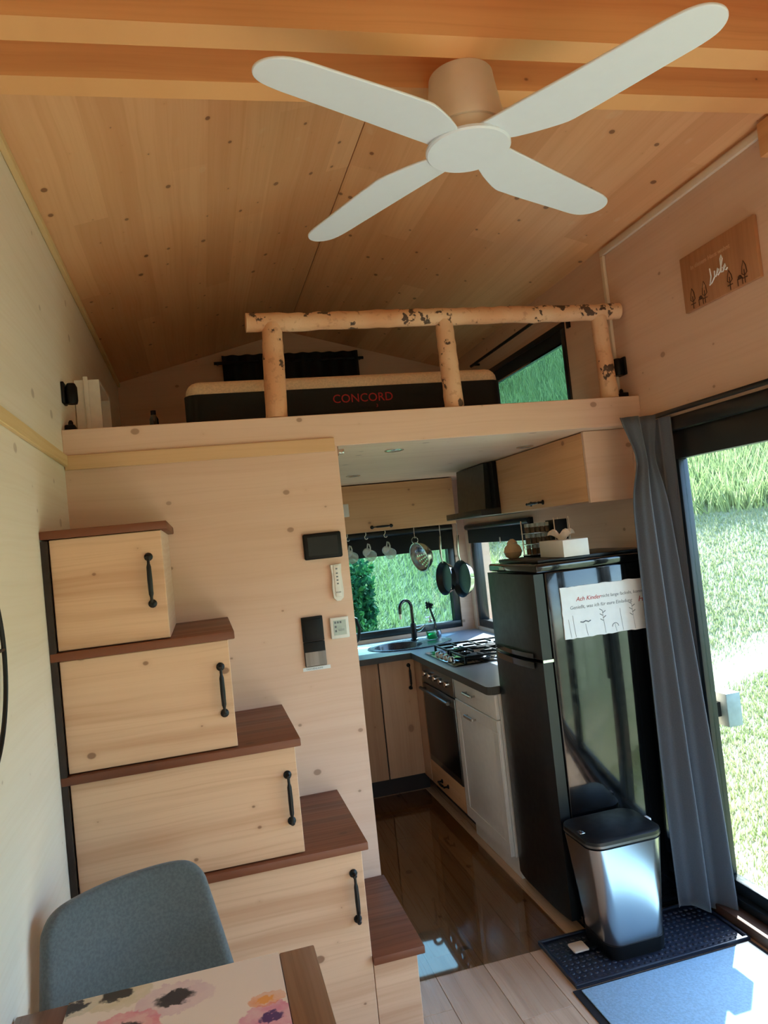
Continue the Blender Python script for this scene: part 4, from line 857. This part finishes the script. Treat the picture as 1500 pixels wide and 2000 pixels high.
TALL = lambda x, y: (hgt(x, y) > 1.45) | ((y > 3.3) & (x < 4.2))
blades('mown_grass', 'blade', 230000, (2.6, 11), (-2.5, 8), lambda x, y: (~TALL(x, y)) & ((x > 2.62) | (y > 2.6)), .045, .006, 'short mown grass on the slope outside the door')
blades('tall_grass', 'tall', 260000, (-1, 20), (2.8, 20), lambda x, y: TALL(x, y), .42, .012, 'tall meadow grass higher up the slope')
def shrub(x, y, rx, rz, nl, label, seed):  # shrubs added to darken the left of the kitchen window view
    g = np.random.default_rng(seed); z0 = float(hgt(np.array(x), np.array(y))); t = thing('shrub', (x, y, z0), label, 'shrub', 'added shrubs behind the house')
    mb = MB()
    for i in range(7):
        a = g.uniform(0, 2*PI); mb.tube([(x+.05*math.cos(a), y+.05*math.sin(a), z0-.02), (x+.5*rx*math.cos(a), y+.5*rx*math.sin(a), z0+rz*g.uniform(.7, 1.3))], [.018, .006], 6)
    mb.build('stem', 'stem', t)
    d = g.normal(size=(nl, 3)); d /= np.linalg.norm(d, axis=1)[:, None]; R = g.uniform(.45, 1, nl)**.5; lump = 1+.22*np.sin(d[:, 0]*5+seed)*np.cos(d[:, 2]*4)
    P = np.stack([x+d[:, 0]*R*rx*lump, y+d[:, 1]*R*rx*lump, z0+rz*.95+d[:, 2]*R*rz*lump], 1); A = g.normal(size=(nl, 3)); A /= np.linalg.norm(A, axis=1)[:, None]; Bv = np.cross(A, g.normal(size=(nl, 3))); Bv /= np.linalg.norm(Bv, axis=1)[:, None]
    s_ = g.uniform(.03, .06, nl)[:, None]; V = np.stack([P-A*s_, P+Bv*s_*.5, P+A*s_, P-Bv*s_*.5], 1).reshape(-1, 3)-np.array([x, y, z0])
    me = bpy.data.meshes.new('foliage'); me.from_pydata(V.tolist(), [], [(4*i, 4*i+1, 4*i+2, 4*i+3) for i in range(nl)]); me.materials.append(M_['leaf']); o = bpy.data.objects.new('foliage', me); COL.objects.link(o); o.parent = t; o['kind'] = 'stuff'
shrub(1.75, 5.0, .5, .6, 5200, 'added shrub darkening the left edge of the kitchen window', 1)
shrub(1.7, 7.6, 1.0, 1.1, 6500, 'tall added shrub darkening the slope behind the kitchen window', 3)
gb = thing('outdoor_box', (2.55, .0, .65), 'grey outdoor box fixed outside beside the sliding door', 'box')
B(2.4665, 2.50, -.045, .005, .70, .76).build('bracket', 'black_metal', gb); B(2.5005, 2.57, -.085, .01, .66, .80, bev=.004).build('casing', 'greybox', gb)
